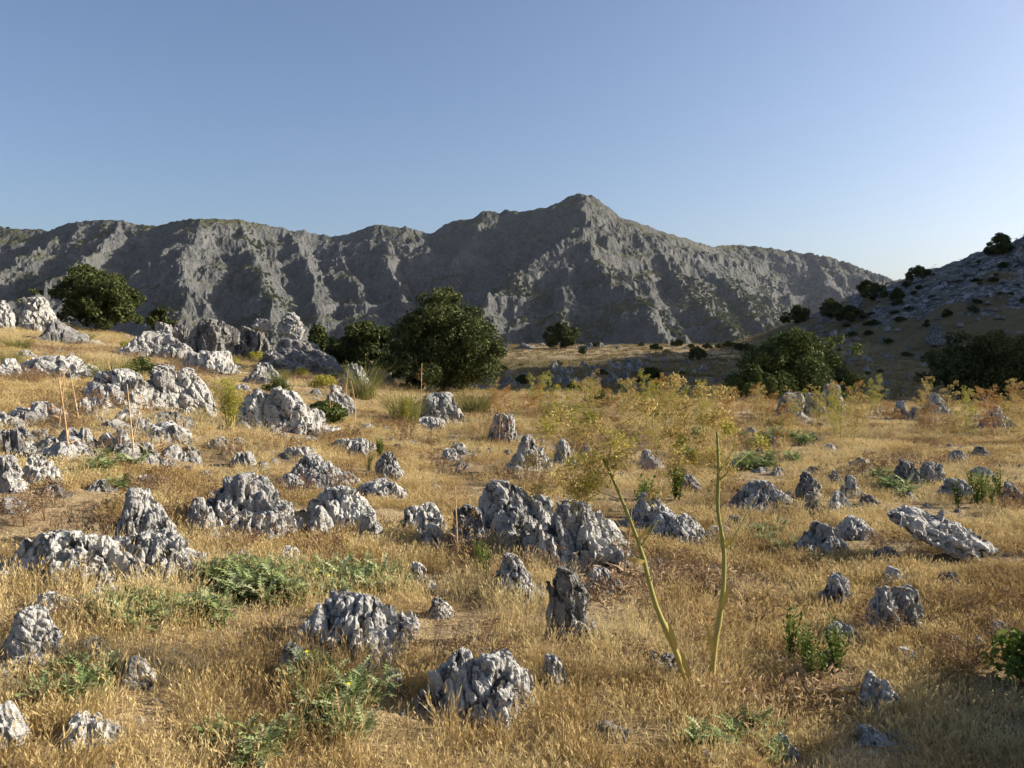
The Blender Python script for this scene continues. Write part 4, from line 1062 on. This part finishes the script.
for px, py, hp, lab, k in [(135, 462, 92, 'straight dry fennel stalk, tallest of the bare pair by the stony patch', 0), (128, 455, 75, 'leaning reddish dry fennel stalk of the bare pair', 1), (70, 462, 100, 'thin dry fennel stalk nearest the picture edge', 2),
                           (58, 428, 62, 'dry fennel with a faint olive head behind the thinnest stalk', 3), (80, 424, 66, 'dry fennel with an olive head in front of the grey flat-topped outcrop', 0), (113, 405, 52, 'short dry fennel before the flat-topped outcrop', 1),
                           (327, 425, 40, 'little dry fennel stalk by the dark cushion shrub', 2), (418, 415, 60, 'pale straight fennel stalk in front of the large oak', 3), (355, 425, 52, 'dry reddish fennel by the boulder near the oaks', 1),
                           (549, 478, 52, 'thin dry stalk standing on the central crag side', 2), (458, 560, 90, 'slender yellow fennel stalk by the dark hollowed lump', 0), (622, 585, 95, 'slender dry stalk between the crag and the leaning fennel', 3),
                           (345, 400, 36, 'small dry fennel among the broom bushes', 0), (500, 440, 42, 'small dry stalk beside the pale wedge rock', 1)]:
    t = DRY[k] if not _du[k] else copy_tree(DRY[k]); _du[k] = 1
    X, Y, g = unproj(px, py); s = hp/FPX*Y/1.1
    t.location = (X, Y, g); t.rotation_euler = (0, 0, px*.7); t.scale = (s*.8+.2, s*.8+.2, s)
    tag(t, lab, 'dry stalk', 'dry fennel stalks')

def feather_plant(seed, H, W):
    rg = np.random.default_rng(seed); root = obj('green_fennel', None, cat='fennel plant')
    st = MB(); lf = MB()
    for i in range(9):
        ang = rg.uniform(0, 6.28); e = np.array([math.cos(ang)*W*.5*rg.random(), math.sin(ang)*W*.4*rg.random(), H*rg.uniform(.6, 1)])
        P = bez([[rg.normal()*.04, rg.normal()*.04, 0], e*[.4, .4, .5], e], 8); st.tube(P, np.linspace(.014, .004, 8), 5, rg.uniform(.4, 1))
        for j in range(3, 8):
            for k in range(3):
                umbel(lf, rg, P[j] + rg.normal(size=3)*.03, [rg.normal(), rg.normal(), .6], rg.uniform(.06, .13), 10, .012, (0, 1))
    obj('stalk', st.mesh('stalk', M_STALK), parent=root); obj('foliage', lf.mesh('foliage', M_FEATHER, False), parent=root)
    return root
f = feather_plant(5, 1.0, .7); X, Y, g = unproj(230, 430); f.location = (X, Y, g); s = 55/FPX*Y; f.scale = (s, s, s)
tag(f, 'bushy yellow-green feathery fennel in front of the pale bulging boulder', 'fennel plant', 'giant fennel plants')
for px, py, hp, lab in [(640, 418, 26, 'feathery green fennel low on the rim by the leaning fennel head'), (405, 425, 30, 'feathery yellowish fennel below the large oak'), (550, 470, 18, 'yellow-green feathery sprig behind the tall central crag')]:
    c = copy_tree(f); X, Y, g = unproj(px, py); s = hp/FPX*Y; c.location = (X, Y, g); c.scale = (s, s, s); c.rotation_euler = (0, 0, px); tag(c, lab, 'fennel plant', 'giant fennel plants')

# ------------------------------------------------------------------ thistles and herbs
def thistle_leaf(mb, rg, o, d, L, tint):
    """a long leaf with spiny lobes down both sides"""
    side = unit(np.cross(d, [0, 0, 1.0])); up = np.cross(side, d)
    n = 7; pts = []
    for i in range(n+1):
        t = i/n; pts.append(o + d*L*t + up*L*(.25*t - .45*t*t))
    V, F = [], []
    for i in range(n):
        t = i/n; w = L*.17*math.sin(math.pi*(t*.85+.12))
        p, q = pts[i], pts[i+1]
        for sg in (-1, 1):
            k = len(V)
            tip = p*.35+q*.65 + side*sg*w*rg.uniform(.9, 1.5) + d*L*.05 + up*L*rg.uniform(-.02, .06)
            V += [p, q, tip]; F.append((k, k+1, k+2))
    mb.add(V, np.array(F), np.clip(tint + rg.uniform(-.12, .12), 0, 1))
def thistle_mesh(seed, W, H, stems=5, n=9):
    rg = np.random.default_rng(seed); mb = MB()
    for s in range(stems):
        a = rg.uniform(0, 6.28); e = np.array([math.cos(a)*W*.42*rg.random(), math.sin(a)*W*.42*rg.random(), H*rg.uniform(.4, 1)])
        b0 = np.array([rg.normal()*.04, rg.normal()*.04, 0]); P = bez([b0, (b0+e)/2+[0, 0, .02], e], 6); mb.tube(P, np.linspace(.006, .003, 6), 4, .8)
        for j in range(n*2):
            q = P[min(5, int(rg.random()*6))]; an = rg.uniform(0, 6.28)
            d = unit(np.array([math.cos(an), math.sin(an), rg.uniform(.0, 1.3)])); thistle_leaf(mb, rg, q, d, rg.uniform(.08, .17)*(W/.5), rg.uniform(.1, .85) if rg.random() < .9 else 1.0)
    return mb.mesh('thistle', M_THISTLE, False)
def herb_mesh(seed, W, H, stems=9, mat=None):
    rg = np.random.default_rng(seed); mb = MB()
    for s in range(stems):
        a = rg.uniform(0, 6.28); e = np.array([math.cos(a)*W*.5*rg.random(), math.sin(a)*W*.5*rg.random(), H*rg.uniform(.6, 1)])
        P = bez([[0, 0, 0], e*[.4, .4, .5], e], 10); mb.tube(P, np.linspace(.004, .002, 10), 4, .4)
        for j in range(1, 10):
            for k in range(3):
                an = rg.uniform(0, 6.28); d = unit(np.array([math.cos(an), math.sin(an), rg.uniform(.2, 1)])); L = rg.uniform(.035, .07)
                sd = unit(np.cross(d, [0, 0, 1]))*L*.18; m = P[j]+d*L*.5
                mb.add([P[j], m-sd, P[j]+d*L, m+sd], [[0, 1, 2, 3]], rg.random())
    return mb.mesh('herb', mat or M_HERB, False)
TH = [thistle_mesh(500+i, .62, .15+.05*(i % 3), 6) for i in range(5)]
for m in TH: m.name = 'green_thistle'
HB = [herb_mesh(520+i, .3, .45) for i in range(3)]
for m in HB: m.name = 'green_herb'
def patch(meshes, name, x0, y0, x1, y1, n, s0, s1, label, cat, group, seed, ell=True, foot=True):
    rg = random.Random(seed); k = 0
    while k < n:
        u, v = rg.uniform(-1, 1), rg.uniform(-1, 1)
        if ell and u*u+v*v > 1: continue
        k += 1
        X, Y, g = unproj((x0+x1)/2+u*(x1-x0)/2, (y0+y1)/2+v*(y1-y0)/2)
        s = rg.uniform(s0, s1)*(.62 if 'thistle' in name else .8)
        obj(name, rg.choice(meshes), (X, Y, g-.01), rg.uniform(0, 6.28), label=label, cat=cat, group=group, scale=s)
        if foot and 'thistle' not in name: FOOT.append((X, Y, .12*s, .12*s))
patch(TH, 'green_thistle', 200, 568, 375, 604, 28, .7, 1.1, 'grey-green spiny thistle in the big patch behind the jagged clefted outcrop', 'thistle', 'thistles of the big patch', 1)
patch(TH, 'green_thistle', 75, 596, 235, 632, 24, .6, .9, 'grey-green spiny thistle in the low patch beside the whitish boulder', 'thistle', 'thistles beside the whitish boulder', 2)
patch(TH, 'green_thistle', 290, 672, 375, 745, 10, .6, .9, 'grey-green spiny thistle in the clump before the jagged clefted outcrop', 'thistle', 'thistles before the jagged outcrop', 3)
patch(TH, 'green_thistle', 40, 670, 125, 705, 8, .45, .8, 'low spiny thistle near the flat-topped grey stone', 'thistle', 'thistles near the flat-topped stone', 4)
patch(TH, 'green_thistle', 205, 738, 300, 768, 6, .5, .8, 'low spiny thistle at the lower picture edge', 'thistle', 'thistles at the lower edge', 5)
patch(TH, 'green_thistle', 690, 725, 800, 768, 7, .4, .7, 'low spiny thistle below the upright fennel', 'thistle', 'thistles below the upright fennel', 6)
patch(TH, 'green_thistle', 90, 455, 150, 492, 7, .7, 1.2, 'green thistle between the stony patch and the square-shouldered boulder', 'thistle', 'thistles by the stony patch', 7)
patch(TH, 'green_thistle', 720, 530, 800, 560, 9, .5, .9, 'green thistle beside the spiky outcrop of upright ribs', 'thistle', 'thistles by the spiky outcrop', 8)
patch(HB, 'green_herb', 778, 655, 842, 690, 7, .6, .95, 'upright leafy green herb near the hunched ribbed rock', 'herb', 'leafy herbs of the near ground', 9)
patch(HB, 'green_herb', 470, 560, 500, 600, 3, .5, .7, 'leafy herb beside the pyramid shaped rock', 'herb', 'herbs by the pyramid rock', 10)
patch(TH, 'green_thistle', 860, 478, 940, 505, 8, .8, 1.4, 'green thistle under the twin rock below the rim', 'thistle', 'thistles under the twin rock', 11)
patch(HB, 'green_herb', 955, 482, 1000, 520, 6, .8, 1.3, 'leafy herb beside the low boulder in weeds', 'herb', 'herbs by the low boulder', 12)
patch(TH, 'green_thistle', 640, 430, 830, 470, 16, .9, 1.6, 'green thistle in the open grass under the rim', 'thistle', 'thistles in the open grass', 13)
patch(HB, 'green_herb', 640, 470, 680, 545, 8, .7, 1.3, 'leafy herb by the leaning fennel, among pale rubble', 'herb', 'herbs by the leaning fennel', 14)
patch(HB, 'green_herb', 360, 455, 385, 478, 3, .6, .9, 'leafy tuft beside the rough grey boulder', 'herb', 'tufts by the rough boulder', 15)
patch(TH, 'green_thistle', 380, 560, 410, 595, 4, .5, .9, 'thistle between the big patch and the small whitish tilted stone', 'thistle', 'thistles by the tilted stone', 16)
# dead leaves around the fennel feet
def dead_mesh(seed, W):
    rg = np.random.default_rng(seed); mb = MB()
    for i in range(110):
        p = np.array([rg.normal()*W*.3, rg.normal()*W*.3, rg.uniform(.01, .16)]); d = unit(rg.normal(size=3)*[1, 1, .5]); L = rg.uniform(.04, .10); c = unit(rg.normal(size=3))*L*.35
        ribbon(mb, [p, p+d*L*.4+c*.6, p+d*L*.75+c, p+d*L+c*.4], [.004, .014, .011, .003], rg.random(), unit(rg.normal(size=3)))
    return mb.mesh('dead_leaves', M_DEAD, False)
DL = [dead_mesh(600+i, .5) for i in range(3)]
for m in DL: m.name = 'dead_fennel_leaves'
patch(DL, 'dead_fennel_leaves', 590, 570, 775, 645, 22, .7, 1.2, 'brown heap of dead fennel leaves behind the two fennel stalks', 'dead leaves', 'dead leaves behind the fennels', 20, foot=False)
patch(DL, 'dead_fennel_leaves', 715, 675, 840, 735, 13, .6, 1.0, 'purplish brown heap of dead leaves beside the upright fennel foot', 'dead leaves', 'dead leaves by the upright fennel', 21, foot=False)
patch(DL, 'dead_fennel_leaves', 620, 650, 690, 680, 4, .5, .8, 'grey-brown heap of dead leaves at the leaning fennel foot', 'dead leaves', 'dead leaves by the leaning fennel', 22, foot=False)
patch(DL, 'dead_fennel_leaves', 125, 445, 175, 465, 4, .9, 1.3, 'brown heap of dead leaves at the foot of the bare stalk pair', 'dead leaves', 'dead leaves by the bare stalks', 23, foot=False)
patch(DL, 'dead_fennel_leaves', 55, 450, 90, 470, 3, .8, 1.2, 'brown heap of dead leaves at the foot of the thinnest dry stalk', 'dead leaves', 'dead leaves by the thin stalk', 24, foot=False)
patch(DL, 'dead_fennel_leaves', 130, 610, 180, 640, 3, .5, .8, 'pinkish brown heap of dead leaves among low thistles', 'dead leaves', 'dead leaves among low thistles', 25, foot=False)
# small yellow flowers on the thistles
def flower_mesh():
    mb = MB(); rg = np.random.default_rng(9)
    mb.tube([[0, 0, -.03], [0, 0, 0]], .002, 4, .2)
    for i in range(14):
        a = i*6.28/14; d = np.array([math.cos(a), math.sin(a), .35]); s = np.array([-math.sin(a), math.cos(a), 0])*.006
        mb.add([[0, 0, 0], d*.012-s, d*.02, d*.012+s], [[0, 1, 2, 3]], .8)
    return mb.mesh('yellow_flower', M_FLOWER, False)
FM = flower_mesh()
for px, py, dz, lab in [(308, 655, .34, 'yellow flower above the clump before the jagged outcrop'), (318, 566, .36, 'yellow flower over the far side of the big thistle patch'), (330, 572, .36, 'yellow flower inside the big thistle patch'), (350, 690, .34, 'yellow flower on the near thistle clump')]:
    X, Y, g = unproj(px, py + 34); obj('yellow_flower', FM, (X, Y, g+dz*.5), 0, scale=.6, label=lab, cat='flower', group='yellow flowers on the thistles')

# ------------------------------------------------------------------ grass (stuff)
def grass_object(name, tufts, pts, rot, scl, pick, mat, label, cat):
    V, F, T, var = [], [], [], []; n = 0
    for k, (v, f, t) in enumerate(tufts):
        V.append(v); F.append(f+n); T.append(t); var.append(np.full(len(v), k)); n += len(v)
    V.append(pts); T.append(np.zeros(len(pts))); var.append(np.full(len(pts), -1))
    z = lambda a, d: np.concatenate([np.zeros((n, d)) if d > 1 else np.zeros(n), a])
    me = mesh(name, np.concatenate(V), np.concatenate(F), mat, False, {'tint': np.concatenate(T), 'variant': np.concatenate(var).astype(int), 'rot': z(rot, 3), 'scl': z(scl, 3), 'pick': z(pick, 1).astype(int)})
    o = obj(name, me, kind='stuff', label=label, cat=cat)
    ng = bpy.data.node_groups.new(name, 'GeometryNodeTree')
    ng.interface.new_socket('Geometry', in_out='INPUT', socket_type='NodeSocketGeometry'); ng.interface.new_socket('Geometry', in_out='OUTPUT', socket_type='NodeSocketGeometry')
    nd, L = ng.nodes, ng.links
    gi, go = nd.new('NodeGroupInput'), nd.new('NodeGroupOutput')
    def named(nm, ty):
        a = nd.new('GeometryNodeInputNamedAttribute'); a.data_type = ty; a.inputs['Name'].default_value = nm; return a.outputs['Attribute']
    va = named('variant', 'INT')
    def sep(k):
        c = nd.new('FunctionNodeCompare'); c.data_type = 'INT'; c.operation = 'EQUAL'; L.new(va, c.inputs[2]); c.inputs[3].default_value = k
        s = nd.new('GeometryNodeSeparateGeometry'); s.domain = 'POINT'; L.new(gi.outputs[0], s.inputs[0]); L.new(c.outputs[0], s.inputs['Selection']); return s.outputs[0]
    j = nd.new('GeometryNodeJoinGeometry')
    for k in range(len(tufts)):
        g = nd.new('GeometryNodeGeometryToInstance'); L.new(sep(k), g.inputs[0]); L.new(g.outputs[0], j.inputs[0])
    ip = nd.new('GeometryNodeInstanceOnPoints'); L.new(sep(-1), ip.inputs['Points']); L.new(j.outputs[0], ip.inputs['Instance']); ip.inputs['Pick Instance'].default_value = True
    L.new(named('pick', 'INT'), ip.inputs['Instance Index'])
    e = nd.new('FunctionNodeEulerToRotation'); L.new(named('rot', 'FLOAT_VECTOR'), e.inputs[0]); L.new(e.outputs[0], ip.inputs['Rotation'])
    L.new(named('scl', 'FLOAT_VECTOR'), ip.inputs['Scale']); L.new(ip.outputs[0], go.inputs[0])
    md = o.modifiers.new('grow', 'NODES'); md.node_group = ng
    return o

def clear_of_rocks(x, y):
    ok = np.ones(len(x), bool)
    for fx, fy, a, b in FOOT:
        ok &= ((x-fx)/a)**2 + ((y-fy)/b)**2 > 1
    return ok

def wedge(rg, n, y0, y1, tmax=.82, pw=1.0):
    y = np.sqrt(rg.uniform(y0**2, y1**2, n)); return rg.uniform(-tmax, tmax, n)*y, y

def near_grass():
    rg = np.random.default_rng(77)
    tufts = [tuft(rg, 44, .105, .10, .0026, .6, .55) for i in range(4)] + [tuft(rg, 24, .18, .07, .0022, .4, .9) for i in range(2)] + [tuft(rg, 36, .05, .12, .0030, .9, .2) for i in range(2)]
    xs, ys = [], []
    for (n, a, b) in ((9500, 1.2, 8), (15000, 8, 18), (26000, 18, 47)):
        x, y = wedge(rg, n, a, b); xs.append(x); ys.append(y)
    x, y = np.concatenate(xs), np.concatenate(ys)
    dens = fbm(x/1.3, y/1.3, x*0, 3, 5); short = fbm(x/3.1, y/3.1, x*0+4, 3, 8) + np.clip((x/np.maximum(y, 1)-.25)*.9, 0, .35)*(y < 8)
    keep = clear_of_rocks(x, y) & (dens > -.14)
    t = np.clip(x/y, -1.3, 1.3); keep &= y < np.interp(t, CREST_T, CREST_D) + 6
    x, y, dens, short = x[keep], y[keep], dens[keep], short[keep]; n = len(x)
    pick = np.where(short > -.02, rg.integers(6, 8, n), np.where(rg.random(n) < .10, rg.integers(4, 6, n), rg.integers(0, 4, n)))
    s = rg.uniform(.7, 1.2, n) * (1 + .25*np.clip(dens, -.5, .6)) * np.interp(y, [3, 20, 40], [1, 1.05, 1.3])
    wd = np.interp(y, [0, 8, 18, 45], [1, 1.15, 1.7, 2.6])
    rot = np.stack([rg.normal(size=n)*.12, rg.normal(size=n)*.12, rg.uniform(0, 6.28, n)], 1)
    scl = np.stack([s*wd**.6, s*wd**.6, s], 1)
    z = ground(x, y)
    grass_object('dry_grass', tufts, np.stack([x, y, z], 1), rot, scl, pick, M_GRASS, 'golden dry grass with seed heads covering the pasture', 'grass')
    print('grass', n)
near_grass()

def weeds():
    rg = np.random.default_rng(81); tf = []
    for i in range(3):
        mb = MB()
        for k in range(16):
            a = rg.uniform(0, 6.28); e = np.array([math.cos(a)*.12, math.sin(a)*.12, rg.uniform(.10, .26)])*rg.uniform(.6, 1.2)
            P = bez([[0, 0, -.02], e*[.3, .3, .5], e], 5); ribbon(mb, P, .003, rg.random())
            umbel(mb, rg, e, [0, 0, 1], .035, 7, .007, (0, 1), True)
        tf.append((np.concatenate(mb.V), np.concatenate(mb.F), np.concatenate(mb.T)))
    x, y = wedge(rg, 7000, 2, 26); m = fbm(x/1.7, y/1.7, x*0, 3, 65)
    keep = (m > .16) & clear_of_rocks(x, y); x, y = x[keep], y[keep]; n = len(x); s = rg.uniform(.5, 1.1, n)
    grass_object('dry_weeds', tf, np.stack([x, y, ground(x, y)], 1), np.stack([rg.normal(size=n)*.1, rg.normal(size=n)*.1, rg.uniform(0, 6.28, n)], 1), np.stack([s, s, s], 1), rg.integers(0, 3, n), M_WEED, 'reddish brown dried weeds growing through the golden grass', 'weeds')
weeds()

def pebbles():
    rg = np.random.default_rng(83); tf = []
    for i in range(4):
        me = STONES[i]; v = np.empty(len(me.vertices)*3); me.vertices.foreach_get('co', v); f = np.empty(len(me.polygons)*3, int); me.loops.foreach_get('vertex_index', f)
        tf.append((v.reshape(-1, 3), f.reshape(-1, 3), np.zeros(len(v)//3)))
    x, y = wedge(rg, 1500, 2.2, 20); t = x/y; m = fbm(x/1.6, y/1.6, x*0, 3, 95) + np.clip(t, -.3, .5)*.35
    keep = (m > .12) & clear_of_rocks(x, y); x, y = x[keep], y[keep]; n = len(x); s = rg.uniform(.03, .10, n)*np.interp(y, [2, 20], [.8, 1.7])
    grass_object('pebbles', tf, np.stack([x, y, ground(x, y)], 1), np.stack([0*s, 0*s, rg.uniform(0, 6.28, n)], 1), np.stack([s, s, s*.8], 1), rg.integers(0, 4, n), M_PALE, 'pale limestone pebbles strewn through the dry grass', 'pebbles')
    print('pebbles', n)
pebbles()

def rubble():
    rg = np.random.default_rng(84); tf = []
    for i in (0, 2, 3, 6):
        me = STONES[i]; v = np.empty(len(me.vertices)*3); me.vertices.foreach_get('co', v); f = np.empty(len(me.polygons)*3, int); me.loops.foreach_get('vertex_index', f)
        tf.append((v.reshape(-1, 3), f.reshape(-1, 3), np.zeros(len(v)//3)))
    xs, ys, ss = [], [], []
    for fx, fy, a, b in FOOT:
        if a < .09 or fy > 46: continue
        for k in range(int(rg.integers(3, 9))):
            an = rg.uniform(0, 6.28); q = rg.uniform(1.02, 1.7); sz = (a*b)**.5*rg.uniform(.08, .30)
            xs.append(fx + math.cos(an)*a*q); ys.append(fy + math.sin(an)*b*q); ss.append(min(sz, .28))
    x, y = wedge(rg, 1500, 8, 42); keep = (fbm(x/2.4, y/2.4, x*0, 3, 195) + np.clip(-x/np.maximum(y, 1), -.2, .5)*.3 > .14) & clear_of_rocks(x, y)
    x = np.concatenate([xs, x[keep]]); y = np.concatenate([ys, y[keep]]); sz = np.concatenate([ss, rg.uniform(.07, .26, keep.sum())]); n = len(x)
    grass_object('rubble', tf, np.stack([x, y, ground(x, y) - sz*.05], 1), np.stack([0*sz, 0*sz, rg.uniform(0, 6.28, n)], 1), np.stack([sz, sz*.9, sz*.75], 1), rg.integers(0, 4, n), M_ROCK, 'grey limestone rubble lying round the feet of the rocks', 'rubble')
    print('rubble', n)
rubble()

def far_grass():
    rg = np.random.default_rng(78)
    tufts = [tuft(rg, 22, .5, .45, .05, .7, 0) for i in range(3)]
    x, y = wedge(rg, 26000, 34, 205, .9)
    t = np.clip(x/y, -1.3, 1.3)
    keep = (y > np.interp(t, CREST_T, CREST_D)+6) & (t > -.25) & (fbm(x/9, y/9, x*0, 3, 15) > -.2)
    hill = seg_max(x, y, list(zip(HILL[:-1], HILL[1:])), HILL_K)
    keep &= rg.random(len(x)) < np.where(hill > 4, .25, 1)
    x, y = x[keep], y[keep]; n = len(x)
    s = rg.uniform(.5, 1.1, n); rot = np.stack([np.zeros(n), np.zeros(n), rg.uniform(0, 6.28, n)], 1)
    grass_object('pasture_grass', tufts, np.stack([x, y, ground(x, y)], 1), rot, np.stack([s, s, s*.8], 1), rg.integers(0, 3, n), M_PASTURE, 'short straw-coloured grass of the valley and hillside', 'grass')
far_grass()

def scrub():
    rg = np.random.default_rng(79); tf = []
    for i in range(3):
        c, r = crown_lobes(rg, 6, 6, 4, 0, 7, (.2, .34)); mb = MB(); leaves(mb, rg, c, r, 260, .7, -1, i); tf.append((np.concatenate(mb.V), np.concatenate(mb.F), np.concatenate(mb.T)))
    idx = rg.integers(0, len(MX), 170000); x, y, z = MX[idx], MY[idx], MZ[idx]
    m = fbm(x/120, y/120, x*0, 4, 25) + np.interp(z, [-20, 120, 330], [.12, -.02, -.22])
    qx, qy = (x/y)*800+512, 340-800*(z-1.65)/y
    m += .6*np.exp(-((qx-715)/45)**2) * np.exp(-((qy-312)/22)**2) + .34*np.exp(-((qx-800)/60)**2) * sstep(262, 290, qy) + .2*np.exp(-((qx-480)/45)**2) * sstep(255, 300, qy)
    keep = (m > .10 + rg.random(len(x))*.3) & (y < 2450) & (y > 1050)
    x, y, z = x[keep], y[keep], z[keep]; n = len(x); s = rg.uniform(.5, 1.3, n)
    grass_object('mountain_scrub', tf, np.stack([x, y, z-.3], 1), np.stack([0*s, 0*s, rg.uniform(0, 6, n)], 1), np.stack([s, s, s], 1), rg.integers(0, 3, n), M_OAK, 'dark scrub dotted over the mountain slopes', 'scrub')
    print('scrub', n)
scrub()

# ------------------------------------------------------------------ haze, sky, sun, camera
def haze(density):
    m, nt, nn, ll = newmat('haze'); n = N(nt)
    v = n.new('ShaderNodeVolumePrincipled'); v.inputs['Color'].default_value = (.80, .88, 1.0, 1); v.inputs['Density'].default_value = density; v.inputs['Anisotropy'].default_value = 0.3
    o = n.new('ShaderNodeOutputMaterial'); n.link(v.outputs[0], o.inputs['Volume'])
    x0, x1, y0, y1, z0, z1 = -4100, 4100, -4100, 4100, -79, 520
    V = [(x, y, z) for z in (z0, z1) for y in (y0, y1) for x in (x0, x1)]
    F = [(0, 2, 3, 1), (4, 5, 7, 6), (0, 1, 5, 4), (2, 6, 7, 3), (0, 4, 6, 2), (1, 3, 7, 5)]
    obj('haze', mesh('haze', V, F, m, False), kind='stuff', label='thin blue haze in the air before the mountains', cat='haze')
haze(0.000024)

w = bpy.data.worlds.new('World'); scn.world = w; w.use_nodes = True
nt = w.node_tree; nt.nodes.clear()
sky = nt.nodes.new('ShaderNodeTexSky'); sky.sky_type = 'NISHITA'; sky.sun_disc = False
sky.sun_elevation = SUN_EL; sky.sun_rotation = SUN_AZ; sky.altitude = 900; sky.air_density = 1.0; sky.dust_density = 5.0; sky.ozone_density = 3.0
bg = nt.nodes.new('ShaderNodeBackground'); bg.inputs['Strength'].default_value = 0.085
wo = nt.nodes.new('ShaderNodeOutputWorld'); tint = nt.nodes.new('ShaderNodeMix'); tint.data_type = 'RGBA'; tint.blend_type = 'MULTIPLY'; tint.inputs[0].default_value = 1; tint.inputs[7].default_value = (1.02, .99, .995, 1)
nt.links.new(sky.outputs[0], tint.inputs[6]); nt.links.new(tint.outputs[2], bg.inputs[0]); nt.links.new(bg.outputs[0], wo.inputs[0])

ld = bpy.data.lights.new('sun', 'SUN'); ld.energy = 5.0; ld.angle = R(.53); ld.color = (1.0, .925, .80)
lo = bpy.data.objects.new('sun', ld); COL.objects.link(lo)
S = Vector((math.sin(SUN_AZ)*math.cos(SUN_EL), math.cos(SUN_AZ)*math.cos(SUN_EL), math.sin(SUN_EL)))
lo.rotation_euler = S.to_track_quat('Z', 'Y').to_euler(); lo.location = (60, 20, 60)

cd = bpy.data.cameras.new('camera'); cam = bpy.data.objects.new('camera', cd); COL.objects.link(cam)
cd.sensor_width = 36; cd.lens = 36*FPX/1024; cd.clip_end = 20000; cd.clip_start = .05
cam.location = (0, 0, CAM_Z); cam.rotation_euler = (math.pi/2 - PITCH, 0, 0)
scn.camera = cam
scn.view_settings.view_transform = 'Standard'; scn.view_settings.look = 'None'; scn.view_settings.exposure = 1.0; scn.view_settings.gamma = 1
scn.render.engine = 'CYCLES'
c = scn.cycles; c.use_denoising = True; c.max_bounces = 6; c.diffuse_bounces = 3; c.transmission_bounces = 4; c.transparent_max_bounces = 6; c.volume_bounces = 0
c.use_adaptive_sampling = True; c.adaptive_threshold = .02
try: c.denoiser = 'OPENIMAGEDENOISE'
except Exception: pass
